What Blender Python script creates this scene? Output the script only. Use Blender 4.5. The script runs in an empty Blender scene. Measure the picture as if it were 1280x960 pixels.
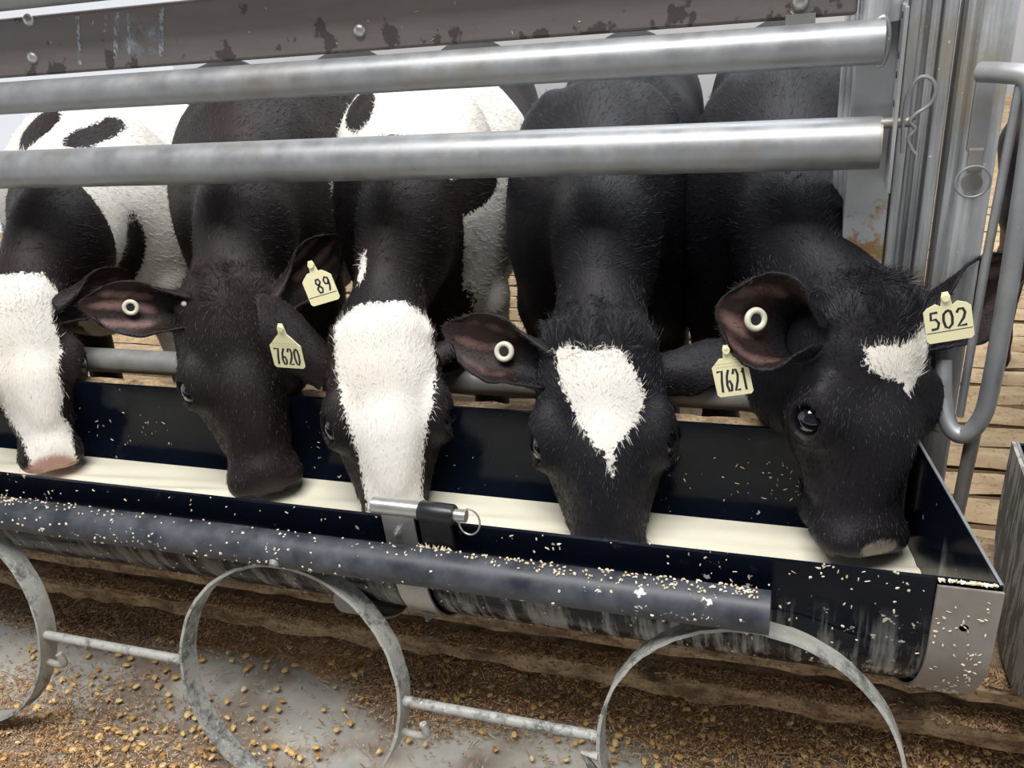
import bpy, math, random
import numpy as np
from mathutils import Vector, Matrix
R0 = random.Random(7)
S = bpy.context.scene
COL = S.collection

# ------------------------------------------------------------------ camera, light, exposure
f_px = 1071.62
ax = Vector((0.94947637, 0.29721102, -0.10079802))      # image right in the world
ay = Vector((0.05339001, -0.46946286, -0.88133656))     # image down
az = Vector((-0.30926387, 0.83142663, -0.46161199))     # view direction
cam_d = bpy.data.cameras.new('camera'); cam = bpy.data.objects.new('camera', cam_d); COL.objects.link(cam)
M = Matrix.Identity(4)
for i in range(3):
    M[i][0] = ax[i]; M[i][1] = -ay[i]; M[i][2] = -az[i]
M[0][3], M[1][3], M[2][3] = 0.0, 0.0, 1.1
cam.matrix_world = M
cam_d.sensor_fit = 'HORIZONTAL'; cam_d.sensor_width = 36.0; cam_d.lens = 36.0 * f_px / 1280.0
cam_d.clip_start = 0.02
S.camera = cam

w = bpy.data.worlds.new('world'); S.world = w; w.use_nodes = True
bg = w.node_tree.nodes['Background']; bg.inputs[0].default_value = (0.93, 0.96, 1.0, 1); bg.inputs[1].default_value = 0.62
def area(name, loc, target, size, sizey, power, color):
    d = bpy.data.lights.new(name, 'AREA'); d.shape = 'RECTANGLE'; d.size = size; d.size_y = sizey; d.energy = power; d.color = color
    o = bpy.data.objects.new(name, d); COL.objects.link(o); o.location = loc
    o.rotation_euler = (Vector(target) - Vector(loc)).to_track_quat('-Z', 'Y').to_euler(); return o
area('barn_light', (-0.4, -0.1, 3.6), (-0.4, 0.9, 0.4), 2.6, 1.2, 112, (1.0, 0.985, 0.96))
area('ridge_light', (0.4, 3.0, 3.8), (-0.2, 1.2, 0.6), 4.0, 1.4, 90, (0.92, 0.96, 1.0))
S.view_settings.view_transform = 'Standard'; S.view_settings.look = 'None'
S.view_settings.exposure = 0.5; S.view_settings.gamma = 1.0
S.view_settings.use_curve_mapping = False

# ------------------------------------------------------------------ node helpers
def new_mat(name):
    m = bpy.data.materials.new(name); m.use_nodes = True
    nt = m.node_tree; return m, nt, nt.nodes['Principled BSDF']
def N(nt, typ, **kw):
    n = nt.nodes.new(typ)
    for k, v in kw.items():
        if k.startswith('i_'): n.inputs[k[2:].replace('_', ' ')].default_value = v
        else: setattr(n, k, v)
    return n
def noise(nt, scale, detail=4, rough=.6, vec=None, mapscale=None, coord='Object'):
    tc = N(nt, 'ShaderNodeTexCoord'); n = N(nt, 'ShaderNodeTexNoise')
    n.inputs['Scale'].default_value = scale; n.inputs['Detail'].default_value = detail; n.inputs['Roughness'].default_value = rough
    src = tc.outputs[coord]
    if mapscale:
        mp = N(nt, 'ShaderNodeMapping'); mp.inputs['Scale'].default_value = mapscale
        nt.links.new(src, mp.inputs['Vector']); src = mp.outputs[0]
    nt.links.new(src, n.inputs['Vector']); return n.outputs['Fac']
def ramp(nt, src, stops, interp='LINEAR'):
    r = N(nt, 'ShaderNodeValToRGB'); e = r.color_ramp.elements; r.color_ramp.interpolation = interp
    while len(e) < len(stops): e.new(0.5)
    for el, (p, c) in zip(e, stops):
        el.position = p; el.color = (c, c, c, 1) if not hasattr(c, '__len__') else (*c, 1)
    nt.links.new(src, r.inputs[0]); return r.outputs['Color']
def mix(nt, fac, a, b):
    m = N(nt, 'ShaderNodeMix', data_type='RGBA')
    for sock, v in ((m.inputs[0], fac), (m.inputs[6], a), (m.inputs[7], b)):
        if hasattr(v, 'is_linked') or hasattr(v, 'links'): nt.links.new(v, sock)
        elif sock.type == 'RGBA': sock.default_value = (*v, 1)
        else: sock.default_value = v
    return m.outputs[2]
def math_(nt, op, a, b=0.0, c=None):
    m = N(nt, 'ShaderNodeMath', operation=op)
    for s, v in zip(m.inputs, (a, b, c)):
        if v is None: continue
        if hasattr(v, 'links'): nt.links.new(v, s)
        else: s.default_value = v
    return m.outputs[0]
def bump(nt, p, h, strength=.3, dist=.002):
    b = N(nt, 'ShaderNodeBump'); b.inputs['Strength'].default_value = strength; b.inputs['Distance'].default_value = dist
    nt.links.new(h, b.inputs['Height']); nt.links.new(b.outputs[0], p.inputs['Normal'])

def galv(name, base=(.33, .34, .355), dirt=.35, rough=.42, metal=.55, dirtcol=(.30, .23, .14)):
    m, nt, p = new_mat(name)
    a = noise(nt, 22, 5); b = noise(nt, 140, 3); s = noise(nt, 7, 6, .7)
    c = mix(nt, ramp(nt, a, [(.35, 0.), (.68, 1.)]), tuple(x * .87 for x in base), tuple(min(1, x * 1.12) for x in base))
    c = mix(nt, math_(nt, 'MULTIPLY', ramp(nt, s, [(.52, 0.), (.66, 1.)]), dirt), c, dirtcol)
    c = mix(nt, ramp(nt, b, [(.74, 0.), (.78, 1.)]), c, (.62, .60, .55))
    nt.links.new(c, p.inputs['Base Color']); p.inputs['Metallic'].default_value = metal
    nt.links.new(ramp(nt, a, [(.3, rough - .08), (.7, rough + .14)]), p.inputs['Roughness'])
    bump(nt, p, b, .15, .0006); return m
M_GALV = galv('galvanised_steel')
M_GALVD = galv('weathered_galvanised_steel', (.31, .31, .30), .6, .5, .45)
def strapm():
    m, nt, p = new_mat('crusted_galvanised_strap'); a = noise(nt, 55, 6, .75); b = noise(nt, 160, 4, .7); g = noise(nt, 9, 4, .6)
    v = math_(nt, 'ADD', math_(nt, 'MULTIPLY', a, .6), math_(nt, 'MULTIPLY', g, .4))
    c = mix(nt, ramp(nt, v, [(.40, 0.), (.50, 1.)]), (.13, .135, .13), (.44, .44, .41)); c = mix(nt, ramp(nt, b, [(.60, 0.), (.66, .9)]), c, (.66, .65, .60))
    c = mix(nt, ramp(nt, g, [(.56, 0.), (.66, .6)]), c, (.30, .27, .20))
    nt.links.new(c, p.inputs['Base Color']); p.inputs['Metallic'].default_value = .15; p.inputs['Roughness'].default_value = .6; bump(nt, p, a, .5, .0015); return m
M_STRAP = strapm()
def postm():
    m, nt, p = new_mat('streaked_post_steel'); a = noise(nt, 60, 5, .7, mapscale=(1, 1, .06)); b = noise(nt, 130, 3); g = noise(nt, 8, 5, .65)
    c = mix(nt, ramp(nt, a, [(.35, 0.), (.65, 1.)]), (.27, .275, .285), (.60, .61, .63)); c = mix(nt, ramp(nt, g, [(.55, 0.), (.68, .7)]), c, (.36, .31, .23)); c = mix(nt, ramp(nt, b, [(.70, 0.), (.74, 1.)]), c, (.8, .8, .78))
    nt.links.new(c, p.inputs['Base Color']); p.inputs['Metallic'].default_value = .35; p.inputs['Roughness'].default_value = .38; return m
M_POST = postm()
M_STAIN = galv('stainless_steel', (.55, .54, .52), .12, .3, .8)
M_CRUST = galv('grey_brown_strap_steel', (.30, .27, .245), .2, .5, .3, (.2, .16, .12))

def rusty():
    m, nt, p = new_mat('post_steel_with_rust_patch')
    a = noise(nt, 22, 5); s = noise(nt, 26, 7, .7)
    geo = N(nt, 'ShaderNodeTexCoord'); sp = N(nt, 'ShaderNodeSeparateXYZ'); nt.links.new(geo.outputs['Object'], sp.inputs[0])
    z = sp.outputs['Z']
    d = math_(nt, 'ABSOLUTE', math_(nt, 'SUBTRACT', z, .725))
    k = math_(nt, 'SUBTRACT', s, math_(nt, 'MULTIPLY', d, 3.2))
    c = mix(nt, a, (.42, .43, .43), (.60, .61, .63))
    c = mix(nt, ramp(nt, k, [(.42, 0.), (.5, 1.)]), c, (.38, .24, .10))
    nt.links.new(c, p.inputs['Base Color']); p.inputs['Metallic'].default_value = .3; p.inputs['Roughness'].default_value = .5
    return m
M_RUST = rusty()

def splash(name, base, rough, density=.60, scale=60, stretch=(1, 1, 1), col=(.62, .58, .48), streak=0., metal=0., dust=0., spec=.5):
    m, nt, p = new_mat(name)
    s = noise(nt, scale, 4, .65, mapscale=stretch); big = noise(nt, 6, 3); fine = noise(nt, 30, 5)
    k = math_(nt, 'ADD', s, math_(nt, 'MULTIPLY', math_(nt, 'SUBTRACT', big, .5), .35))
    c = mix(nt, math_(nt, 'MULTIPLY', ramp(nt, fine, [(.35, 0.), (.75, 1.)]), dust), base, (.17, .18, .21))
    c = mix(nt, ramp(nt, k, [(density, 0.), (density + .02, 1.)]), c, col)
    if streak:
        st = noise(nt, 45, 4, .7, mapscale=(1, .15, .08)); zz = N(nt, 'ShaderNodeTexCoord'); sp = N(nt, 'ShaderNodeSeparateXYZ')
        nt.links.new(zz.outputs['Object'], sp.inputs[0]); ng = N(nt, 'ShaderNodeNewGeometry'); sn = N(nt, 'ShaderNodeSeparateXYZ'); nt.links.new(ng.outputs['Normal'], sn.inputs[0])
        mask = ramp(nt, math_(nt, 'ADD', math_(nt, 'MULTIPLY', sp.outputs['Z'], -3.0), 1.62), [(.25, 0.), (.6, 1.)])
        right = ramp(nt, math_(nt, 'ADD', math_(nt, 'MULTIPLY', sp.outputs['X'], .9), .95), [(.1, .35), (.95, 1.)])
        v = math_(nt, 'MULTIPLY', ramp(nt, math_(nt, 'ADD', st, math_(nt, 'MULTIPLY', math_(nt, 'SUBTRACT', fine, .5), .3)), [(.46, 0.), (.60, 1.)]), mask)
        v = math_(nt, 'MULTIPLY', v, right); v = math_(nt, 'MULTIPLY', v, math_(nt, 'LESS_THAN', sp.outputs['Y'], .87))
        c = mix(nt, math_(nt, 'MULTIPLY', v, streak), c, (.5, .5, .47))
    nt.links.new(c, p.inputs['Base Color'])
    r = ramp(nt, fine, [(.3, rough), (.7, rough + .15)]); nt.links.new(r, p.inputs['Roughness'])
    p.inputs['Metallic'].default_value = metal; p.inputs['Specular IOR Level'].default_value = spec
    bump(nt, p, k, .25, .0008); return m
M_TROUGH = splash('black_trough_plastic', (.003, .005, .011), .05, .70, 70, (1, 1, 1), (.6, .57, .47), streak=.8, spec=.16)
M_BPIPE = splash('black_pipe_plastic', (.020, .023, .032), .40, .66, 75, (1, 1, 1), (.66, .64, .58), dust=.45)
M_BLACK = splash('black_rubber', (.012, .013, .016), .3, .8, 60)
M_OLDTR = splash('dirty_trough_end', (.13, .12, .10), .6, .52, 90, (1, 1, .14), (.36, .34, .29), dust=.6)

def simple(name, col, rough=.5, metal=0., var=.15, scale=30, bmp=0., coat=0.):
    m, nt, p = new_mat(name); a = noise(nt, scale, 4)
    c = mix(nt, a, tuple(x * (1 - var) for x in col), tuple(min(1, x * (1 + var)) for x in col))
    nt.links.new(c, p.inputs['Base Color']); p.inputs['Roughness'].default_value = rough; p.inputs['Metallic'].default_value = metal
    p.inputs['Coat Weight'].default_value = coat
    if bmp: bump(nt, p, a, bmp, .003)
    return m
M_TAG = simple('pale_yellow_tag', (.90, .84, .52), .4, 0, .05)
M_INK = simple('black_marker_ink', (.02, .022, .04), .5)
M_BUTTON = simple('cream_button', (.66, .64, .50), .4)
M_HOLE = simple('dark_button_socket', (.008, .008, .01), .6)
M_CHALK = None

def milk_mat():
    m, nt, p = new_mat('milk'); p.inputs['Base Color'].default_value = (.80, .76, .62, 1); p.inputs['Roughness'].default_value = .18
    p.inputs['Subsurface Weight'].default_value = .15; p.inputs['Subsurface Radius'].default_value = (.02, .015, .01)
    n = noise(nt, 9, 2, .4); bump(nt, p, n, .25, .01); return m
M_MILK = milk_mat()

def board_mat():
    m, nt, p = new_mat('brown_recycled_board')
    a = noise(nt, 60, 4, .6, mapscale=(.15, 1, 1)); w1 = noise(nt, 24, 4, .6); sp_ = noise(nt, 90, 2)
    c = mix(nt, a, (.17, .147, .138), (.26, .225, .212))
    tc = N(nt, 'ShaderNodeTexCoord'); sx = N(nt, 'ShaderNodeSeparateXYZ'); nt.links.new(tc.outputs['Object'], sx.inputs[0])
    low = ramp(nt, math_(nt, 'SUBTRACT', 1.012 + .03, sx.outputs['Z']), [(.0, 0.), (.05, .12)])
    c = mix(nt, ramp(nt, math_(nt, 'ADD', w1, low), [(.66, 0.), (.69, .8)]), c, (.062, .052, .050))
    c = mix(nt, ramp(nt, sp_, [(.76, 0.), (.78, .8)]), c, (.42, .40, .37))
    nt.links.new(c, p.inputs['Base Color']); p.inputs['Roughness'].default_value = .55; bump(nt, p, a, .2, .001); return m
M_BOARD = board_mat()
def chalk_mat():
    m, nt, p = new_mat('pale_blue_chalk'); a = noise(nt, 160, 3, .7)
    p.inputs['Base Color'].default_value = (.50, .60, .66, 1); p.inputs['Roughness'].default_value = .9
    nt.links.new(ramp(nt, a, [(.42, 0.), (.58, .8)]), p.inputs['Alpha']); return m
M_CHALK = chalk_mat()
def smear_mat():
    m, nt, p = new_mat('smeared_chalk'); a = noise(nt, 38, 5, .7)
    p.inputs['Base Color'].default_value = (.46, .48, .52, 1); p.inputs['Roughness'].default_value = .9
    tc = N(nt, 'ShaderNodeTexCoord'); g = N(nt, 'ShaderNodeTexGradient', gradient_type='SPHERICAL')
    mp = N(nt, 'ShaderNodeMapping'); mp.inputs['Location'].default_value = (-1, -1, 0); mp.inputs['Scale'].default_value = (2, 2, 0)
    nt.links.new(tc.outputs['UV'], mp.inputs[0]); nt.links.new(mp.outputs[0], g.inputs[0])
    nt.links.new(math_(nt, 'MULTIPLY', ramp(nt, a, [(.4, 0.), (.65, .9)]), ramp(nt, g.outputs['Fac'], [(0., 0.), (.5, 1.)])), p.inputs['Alpha']); return m
M_SMEAR = smear_mat()

def concrete():
    m, nt, p = new_mat('worn_concrete_feed_floor')
    a = noise(nt, 3.2, 6, .6); b = noise(nt, 45, 5, .7); d = noise(nt, 5.5, 4, .55); fl = noise(nt, 140, 3, .6, mapscale=(1, .45, 1))
    c = mix(nt, ramp(nt, a, [(.35, 0.), (.65, 1.)]), (.33, .33, .31), (.56, .55, .50))
    c = mix(nt, math_(nt, 'MULTIPLY', b, .5), c, (.30, .29, .26))
    c = mix(nt, math_(nt, 'MULTIPLY', ramp(nt, d, [(.50, 0.), (.60, 1.)]), .75), c, (.20, .145, .105))
    c = mix(nt, math_(nt, 'MULTIPLY', ramp(nt, fl, [(.60, 0.), (.66, 1.)]), .7), c, (.50, .38, .25))
    nt.links.new(c, p.inputs['Base Color']); p.inputs['Roughness'].default_value = .6; bump(nt, p, b, .3, .002); return m
M_CONC = concrete()
def crusty(name, c1, c2, c3, sc=28):
    m, nt, p = new_mat(name)
    a = noise(nt, sc, 6, .7, mapscale=(.5, 1, 1)); b = noise(nt, sc * 4, 4, .7)
    c = mix(nt, ramp(nt, a, [(.38, 0.), (.62, 1.)]), c1, c2); c = mix(nt, ramp(nt, b, [(.55, 0.), (.62, .8)]), c, c3)
    nt.links.new(c, p.inputs['Base Color']); p.inputs['Roughness'].default_value = .85
    bump(nt, p, math_(nt, 'ADD', a, math_(nt, 'MULTIPLY', b, .4)), .7, .006); return m
M_KERB = crusty('tan_crusted_kerb', (.17, .10, .055), (.50, .37, .22), (.09, .045, .025), 45)
M_SLAT = crusty('straw_caked_slats', (.52, .36, .20), (.74, .55, .34), (.40, .27, .15), 14)
M_PIT = simple('dark_gap_below_slats', (.16, .09, .05), .9)
M_CURT = simple('white_curtain_wall', (.85, .87, .9), .8, 0, .03, 3)

def rnd_mat(name, stops, rough=.5, coat=0.):
    m, nt, p = new_mat(name); oi = N(nt, 'ShaderNodeObjectInfo'); g = N(nt, 'ShaderNodeNewGeometry')
    v = math_(nt, 'FRACT', math_(nt, 'ADD', oi.outputs['Random'], g.outputs['Random Per Island']))
    nt.links.new(ramp(nt, v, stops), p.inputs['Base Color']); p.inputs['Roughness'].default_value = rough; return m
M_CORN = rnd_mat('cracked_corn', [(0., (.42, .21, .05)), (.3, (.66, .40, .13)), (.6, (.76, .50, .16)), (.85, (.80, .60, .30)), (1., (.36, .17, .07))], .4)
M_CHAFF = rnd_mat('straw_chaff', [(0., (.22, .11, .05)), (.3, (.42, .23, .11)), (.65, (.60, .38, .19)), (1., (.82, .65, .42))], .7)
M_PALE = rnd_mat('pale_bran_crumbs', [(0., (.55, .44, .28)), (.5, (.72, .62, .44)), (1., (.82, .76, .62))], .7)
M_EYE = simple('calf_eyeball', (.004, .004, .010), .04, 0, .1, 20, 0, 1.)
M_PINKL = simple('pink_eye_rim', (.34, .24, .24), .4)
M_HORN = simple('horn_bud', (.55, .52, .48), .5)

def fur_mat(name, dark=(.010, .009, .011), brown=(.030, .017, .012), brownness=.4, white=(.80, .77, .72), skincol=(.46, .25, .22)):
    m, nt, p = new_mat(name)
    at = N(nt, 'ShaderNodeAttribute', attribute_name='patch'); pk = N(nt, 'ShaderNodeAttribute', attribute_name='skin'); inn = N(nt, 'ShaderNodeAttribute', attribute_name='inner')
    n1 = noise(nt, 170, 3, .6); n2 = noise(nt, 5, 3); hair = noise(nt, 420, 3, .6, mapscale=(1, 1, .3)); fold = noise(nt, 60, 3, .6, mapscale=(1.6, .5, .5))
    blk = mix(nt, math_(nt, 'MULTIPLY', ramp(nt, n2, [(.35, 0.), (.65, 1.)]), brownness), dark, brown)
    spl = p.inputs['Specular IOR Level']
    wht = mix(nt, ramp(nt, n2, [(.4, 0.), (.7, 1.)]), white, tuple(a * b for a, b in zip(white, (.97, .93, .87))))
    d = math_(nt, 'ADD', at.outputs['Fac'], math_(nt, 'MULTIPLY', math_(nt, 'SUBTRACT', n1, .5), .022))
    c = mix(nt, ramp(nt, math_(nt, 'ADD', math_(nt, 'MULTIPLY', d, 60), .5), [(.42, 0.), (.58, 1.)]), blk, wht)
    ridge = noise(nt, 55, 3, .5)
    rv = math_(nt, 'ADD', inn.outputs['Fac'], math_(nt, 'MULTIPLY', math_(nt, 'SUBTRACT', ridge, .5), .35))
    inc = mix(nt, ramp(nt, rv, [(.55, 0.), (1.05, 1.)]), (.022, .012, .011), (.25, .145, .13))
    c = mix(nt, ramp(nt, inn.outputs['Fac'], [(.12, 0.), (.4, .95)]), c, inc)
    c = mix(nt, ramp(nt, pk.outputs['Fac'], [(0., 0.), (1., 1.)]), c, skincol)
    nt.links.new(c, p.inputs['Base Color']); p.inputs['Roughness'].default_value = .5
    p.inputs['Specular IOR Level'].default_value = .22
    bump(nt, p, math_(nt, 'ADD', hair, math_(nt, 'MULTIPLY', fold, .6)), .35, .0025); return m
def hair_mat(name, col, rough=.28, var=.35):
    m, nt, p = new_mat(name); hi = N(nt, 'ShaderNodeHairInfo')
    c = mix(nt, hi.outputs['Random'], tuple(x * (1 - var) for x in col), tuple(min(1, x * (1 + var)) for x in col))
    nt.links.new(c, p.inputs['Base Color']); p.inputs['Roughness'].default_value = rough; p.inputs['Specular IOR Level'].default_value = .4
    return m
M_HW = hair_mat('white_hair', (.80, .77, .71), .6, .12)

# ------------------------------------------------------------------ mesh helpers
class MB:
    def __init__(s): s.v = []; s.f = []; s.uv = None
    def add(s, V, F):
        n = len(s.v); s.v += [tuple(p) for p in V]; s.f += [tuple(i + n for i in q) for q in F]; return s
    def box(s, lo, hi, rot=None, c=None):
        V = [(x, y, z) for x in (lo[0], hi[0]) for y in (lo[1], hi[1]) for z in (lo[2], hi[2])]
        if rot is not None: V = [tuple(Vector(c) + rot @ (Vector(p) - Vector(c))) for p in V]
        return s.add(V, [(0, 1, 3, 2), (4, 6, 7, 5), (0, 4, 5, 1), (2, 3, 7, 6), (0, 2, 6, 4), (1, 5, 7, 3)])
    def tube(s, pts, r, n=16, cap=True, closed=False):
        pts = [Vector(p) for p in pts]; m = len(pts); rs = r if hasattr(r, '__len__') else [r] * m
        V = []; up = None
        for i, p in enumerate(pts):
            if closed: t = pts[(i + 1) % m] - pts[i - 1]
            else: t = pts[min(i + 1, m - 1)] - pts[max(i - 1, 0)]
            t.normalize()
            if up is None: up = t.orthogonal().normalized()
            up = (up - t * up.dot(t)).normalized(); sd = t.cross(up)
            for k in range(n):
                a = 2 * math.pi * k / n; V.append(p + (up * math.cos(a) + sd * math.sin(a)) * rs[i])
        F = []
        for i in range(m if closed else m - 1):
            j = (i + 1) % m
            for k in range(n): F.append((i * n + k, i * n + (k + 1) % n, j * n + (k + 1) % n, j * n + k))
        if cap and not closed: F += [tuple(range(n))[::-1], tuple((m - 1) * n + k for k in range(n))]
        return s.add(V, F)
    def build(s, name, mat, parent=None, smooth=False, bevel=0., label=None):
        me = bpy.data.meshes.new(name); me.from_pydata(s.v, [], s.f); me.update()
        if smooth:
            me.polygons.foreach_set('use_smooth', [True] * len(me.polygons))
            try: me.set_sharp_from_angle(angle=math.radians(40))
            except Exception: pass
        o = bpy.data.objects.new(name, me); COL.objects.link(o); me.materials.append(mat)
        if bevel:
            b = o.modifiers.new('bevel', 'BEVEL'); b.width = bevel; b.segments = 2; b.limit_method = 'ANGLE'
        if parent: put(o, parent)
        if label: o['label'] = label
        return o
def put(o, parent):
    o.parent = parent; o.matrix_parent_inverse = Matrix.Translation(-Vector(parent.location))
def thing(name, label, cat, loc=(0, 0, 0), group=None):
    o = bpy.data.objects.new(name, None); COL.objects.link(o); o.location = loc; o.empty_display_size = .05
    return tag(o, label, cat, group)
def tag(o, label, cat, group=None, kind=None):
    o['label'] = label; o['category'] = cat
    if group: o['group'] = group
    if kind: o['kind'] = kind
    return o
def struct(o): o['kind'] = 'structure'; return o
def ngrid(nx, ny, fn):
    V = [fn(i / (nx - 1), j / (ny - 1)) for j in range(ny) for i in range(nx)]
    F = [(j * nx + i, j * nx + i + 1, (j + 1) * nx + i + 1, (j + 1) * nx + i) for j in range(ny - 1) for i in range(nx - 1)]
    return V, F
def bezier(pts, n=12):
    P = [Vector(p) for p in pts]; out = []
    for i in range(len(P) - 1):
        p0 = P[max(i - 1, 0)]; p1 = P[i]; p2 = P[i + 1]; p3 = P[min(i + 2, len(P) - 1)]
        for k in range(n):
            t = k / n; out.append(.5 * ((2 * p1) + (p2 - p0) * t + (2 * p0 - 5 * p1 + 4 * p2 - p3) * t * t + (3 * p1 - p0 - 3 * p2 + p3) * t ** 3))
    out.append(P[-1]); return out

FZ = 0.10            # feed floor
FY = 1.06            # fence line
# ------------------------------------------------------------------ setting
V, F = ngrid(60, 40, lambda a, b: (-3.0 + 5 * a, -1.2 + 2.16 * b, FZ + .004 * math.sin(9 * a) * math.cos(14 * b)))
struct(MB().add(V, F).build('floor', M_CONC, smooth=True))
struct(MB().box((-4, 1.0, -.25), (3, 6.4, -.12)).build('floor.001', M_PIT))
mb = MB(); y = 1.16; i = 0
rg = random.Random(3)
while y < 5.8:
    for sx in range(5):
        x0 = -4 + sx * 1.4
        V, F = ngrid(14, 5, lambda a, b: (x0 + .01 + 1.38 * a, y + .083 * b + rg.uniform(-.004, .004), -.01 - .014 * (2 * b - 1) ** 4 + rg.uniform(-.005, .006)))
        mb.add(V, F)
        V, F = ngrid(14, 2, lambda a, b: (x0 + .01 + 1.38 * a, y + rg.uniform(-.003, .003), -.025 - .11 * b)); mb.add(V, F)
    y += .10
struct(mb.build('floor.002', M_SLAT, smooth=True))
# kerb: crusted concrete step with a plank ledge along the top
def rough_beam(lo, hi, seed, amp=.004):
    r = random.Random(seed); n = 160; prof = [(lo[1], lo[2]), (lo[1], (lo[2] + hi[2]) / 2), (lo[1], hi[2] - .006), (lo[1] + .008, hi[2]), (hi[1], hi[2]), (hi[1], lo[2])]
    V = []; F = []
    for i in range(n + 1):
        for (py, pz) in prof: V.append((lo[0] + (hi[0] - lo[0]) * i / n, py + r.uniform(-amp, amp), pz + r.uniform(-amp, amp)))
    k = len(prof)
    for i in range(n):
        for j in range(k): F.append((i * k + j, (i + 1) * k + j, (i + 1) * k + (j + 1) % k, i * k + (j + 1) % k))
    return MB().add(V, F)
struct(rough_beam((-3, .925, -.12), (2, 1.13, .262), 1).build('trim_1', M_KERB, smooth=True))
struct(rough_beam((-3, .832, .246), (2, .95, .270), 2, .003).build('trim_2', M_KERB, smooth=True))
struct(rough_beam((-3, .835, .168), (2, .95, .200), 3, .004).build('trim_3', M_KERB, smooth=True))
struct(rough_beam((-3, 1.018, .43), (.10, 1.05, .484), 4, .002).build('trim_4', M_KERB, smooth=True))
struct(MB().box((-5, 6.3, -.2), (4, 6.4, .45)).build('wall_back', M_CURT))
struct(MB().box((-6, -3.1, 0), (5, -3.0, 4.2)).build('unseen_wall_front', simple('unseen_wall_grey', (.16, .165, .17), .8)))  # unseen, added behind the camera to keep side light off the fronts
struct(MB().box((-6, -3.1, 4.2), (5, 6.6, 4.3)).build('unseen_ceiling', simple('unseen_ceiling_grey', (.35, .36, .37), .8)))  # unseen roof, added to cut the ambient light reaching the pen

# ------------------------------------------------------------------ feed trough
TY0, TY1, TYC, RT = .735, 1.005, .87, .135
ZR, ZC = .50, .416
XR_F, XR_B = .203, .150        # slanted right end
def trough_profile(r=RT, top=ZR, n=22):
    P = [(TYC - r, top), (TYC - r, ZC + .04)]
    for k in range(n + 1):
        a = math.pi + math.pi * k / n; P.append((TYC + r * math.cos(a), ZC + r * math.sin(a)))
    P += [(TYC + r, ZC + .04), (TYC + r, top)]; return P
def xend(y, xf=XR_F, xb=XR_B): return xf + (xb - xf) * (y - TY0) / (TY1 - TY0)
def trough_shell(x0, xf, xb, name, mat, parent):
    o_ = trough_profile(); i_ = trough_profile(RT - .005)[::-1]; loop = o_ + i_; k = len(loop); V = []; F = []
    nx = 24
    for i in range(nx + 1):
        for (y, z) in loop:
            xe = xend(y, xf, xb); V.append((x0 + (xe - x0) * i / nx, y, z))
    for i in range(nx):
        for j in range(k): F.append((i * k + j, i * k + (j + 1) % k, (i + 1) * k + (j + 1) % k, (i + 1) * k + j))
    return MB().add(V, F).build(name, mat, parent, smooth=True)
tr = thing('feed_trough', 'long black half-round milk trough the five calves drink from', 'trough', (-.6, TYC, ZC - RT))
shell = trough_shell(-2.2, XR_F - .004, XR_B - .004, 'trough_shell', M_TROUGH, tr)
def end_plate(xf, xb, name, mat, parent, th=.004):
    P = trough_profile(RT + .001, ZR + .001); V = []
    for dx in (0, th):
        V += [(xend(y, xf, xb) + dx, y, z) for (y, z) in P]
    k = len(P); F = [tuple(range(k)), tuple(range(2 * k - 1, k - 1, -1))] + [(j, (j + 1) % k, k + (j + 1) % k, k + j) for j in range(k)]
    return MB().add(V, F).build(name, mat, parent)
end_plate(XR_F - .003, XR_B - .003, 'end_plate', M_TROUGH, tr)
def u_strap(x0, x1, name, mat, parent, slant=0., r=RT + .0035, th=.003, a0=None, top=ZR - .004, label=None, frac=1.):
    P = trough_profile(r, top); Q = trough_profile(r + th, top)
    m = max(2, int(len(P) * frac)); P = P[:m]; Q = Q[:m]; V = []; F = []
    for (y, z) in P + Q:
        sx = slant * (y - TY0) / (TY1 - TY0); V += [(x0 + sx, y, z), (x1 + sx, y, z)]
    for j in range(m - 1):
        F += [(2 * j, 2 * j + 1, 2 * j + 3, 2 * j + 2), (2 * (m + j), 2 * (m + j) + 2, 2 * (m + j) + 3, 2 * (m + j) + 1),
              (2 * j, 2 * j + 2, 2 * (m + j) + 2, 2 * (m + j)), (2 * j + 1, 2 * (m + j) + 1, 2 * (m + j) + 3, 2 * j + 3)]
    F += [(0, 2 * m, 2 * m + 1, 1), (2 * m - 2, 2 * m - 1, 4 * m - 1, 4 * m - 2)]
    return MB().add(V, F).build(name, mat, parent, smooth=True, label=label)
u_strap(.146, .204, 'end_strap', M_CRUST, tr, slant=-.053, label='grey steel strap around the right end of the trough')
mb = MB(); mb.tube([(.176, .7285, .447), (.176, .7315, .447)], .0045, 12); mb.build('rivet', M_HOLE, tr)
mb = MB(); mb.tube([(xend(1.0) - .013, .992, .50), (xend(1.0) - .013, .992, .40)], .006, 12); mb.build('corner_highlight', M_STAIN, tr, smooth=True, label='shiny bead in the back corner')  # bright steel tube stands in for a highlight on the corner edge
mb = MB(); mb.tube([(XR_F, .7345, .5), (XR_B, 1.005, .5)], .0022, 8); mb.build('end_rim', M_GALV, tr, smooth=True)
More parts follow.
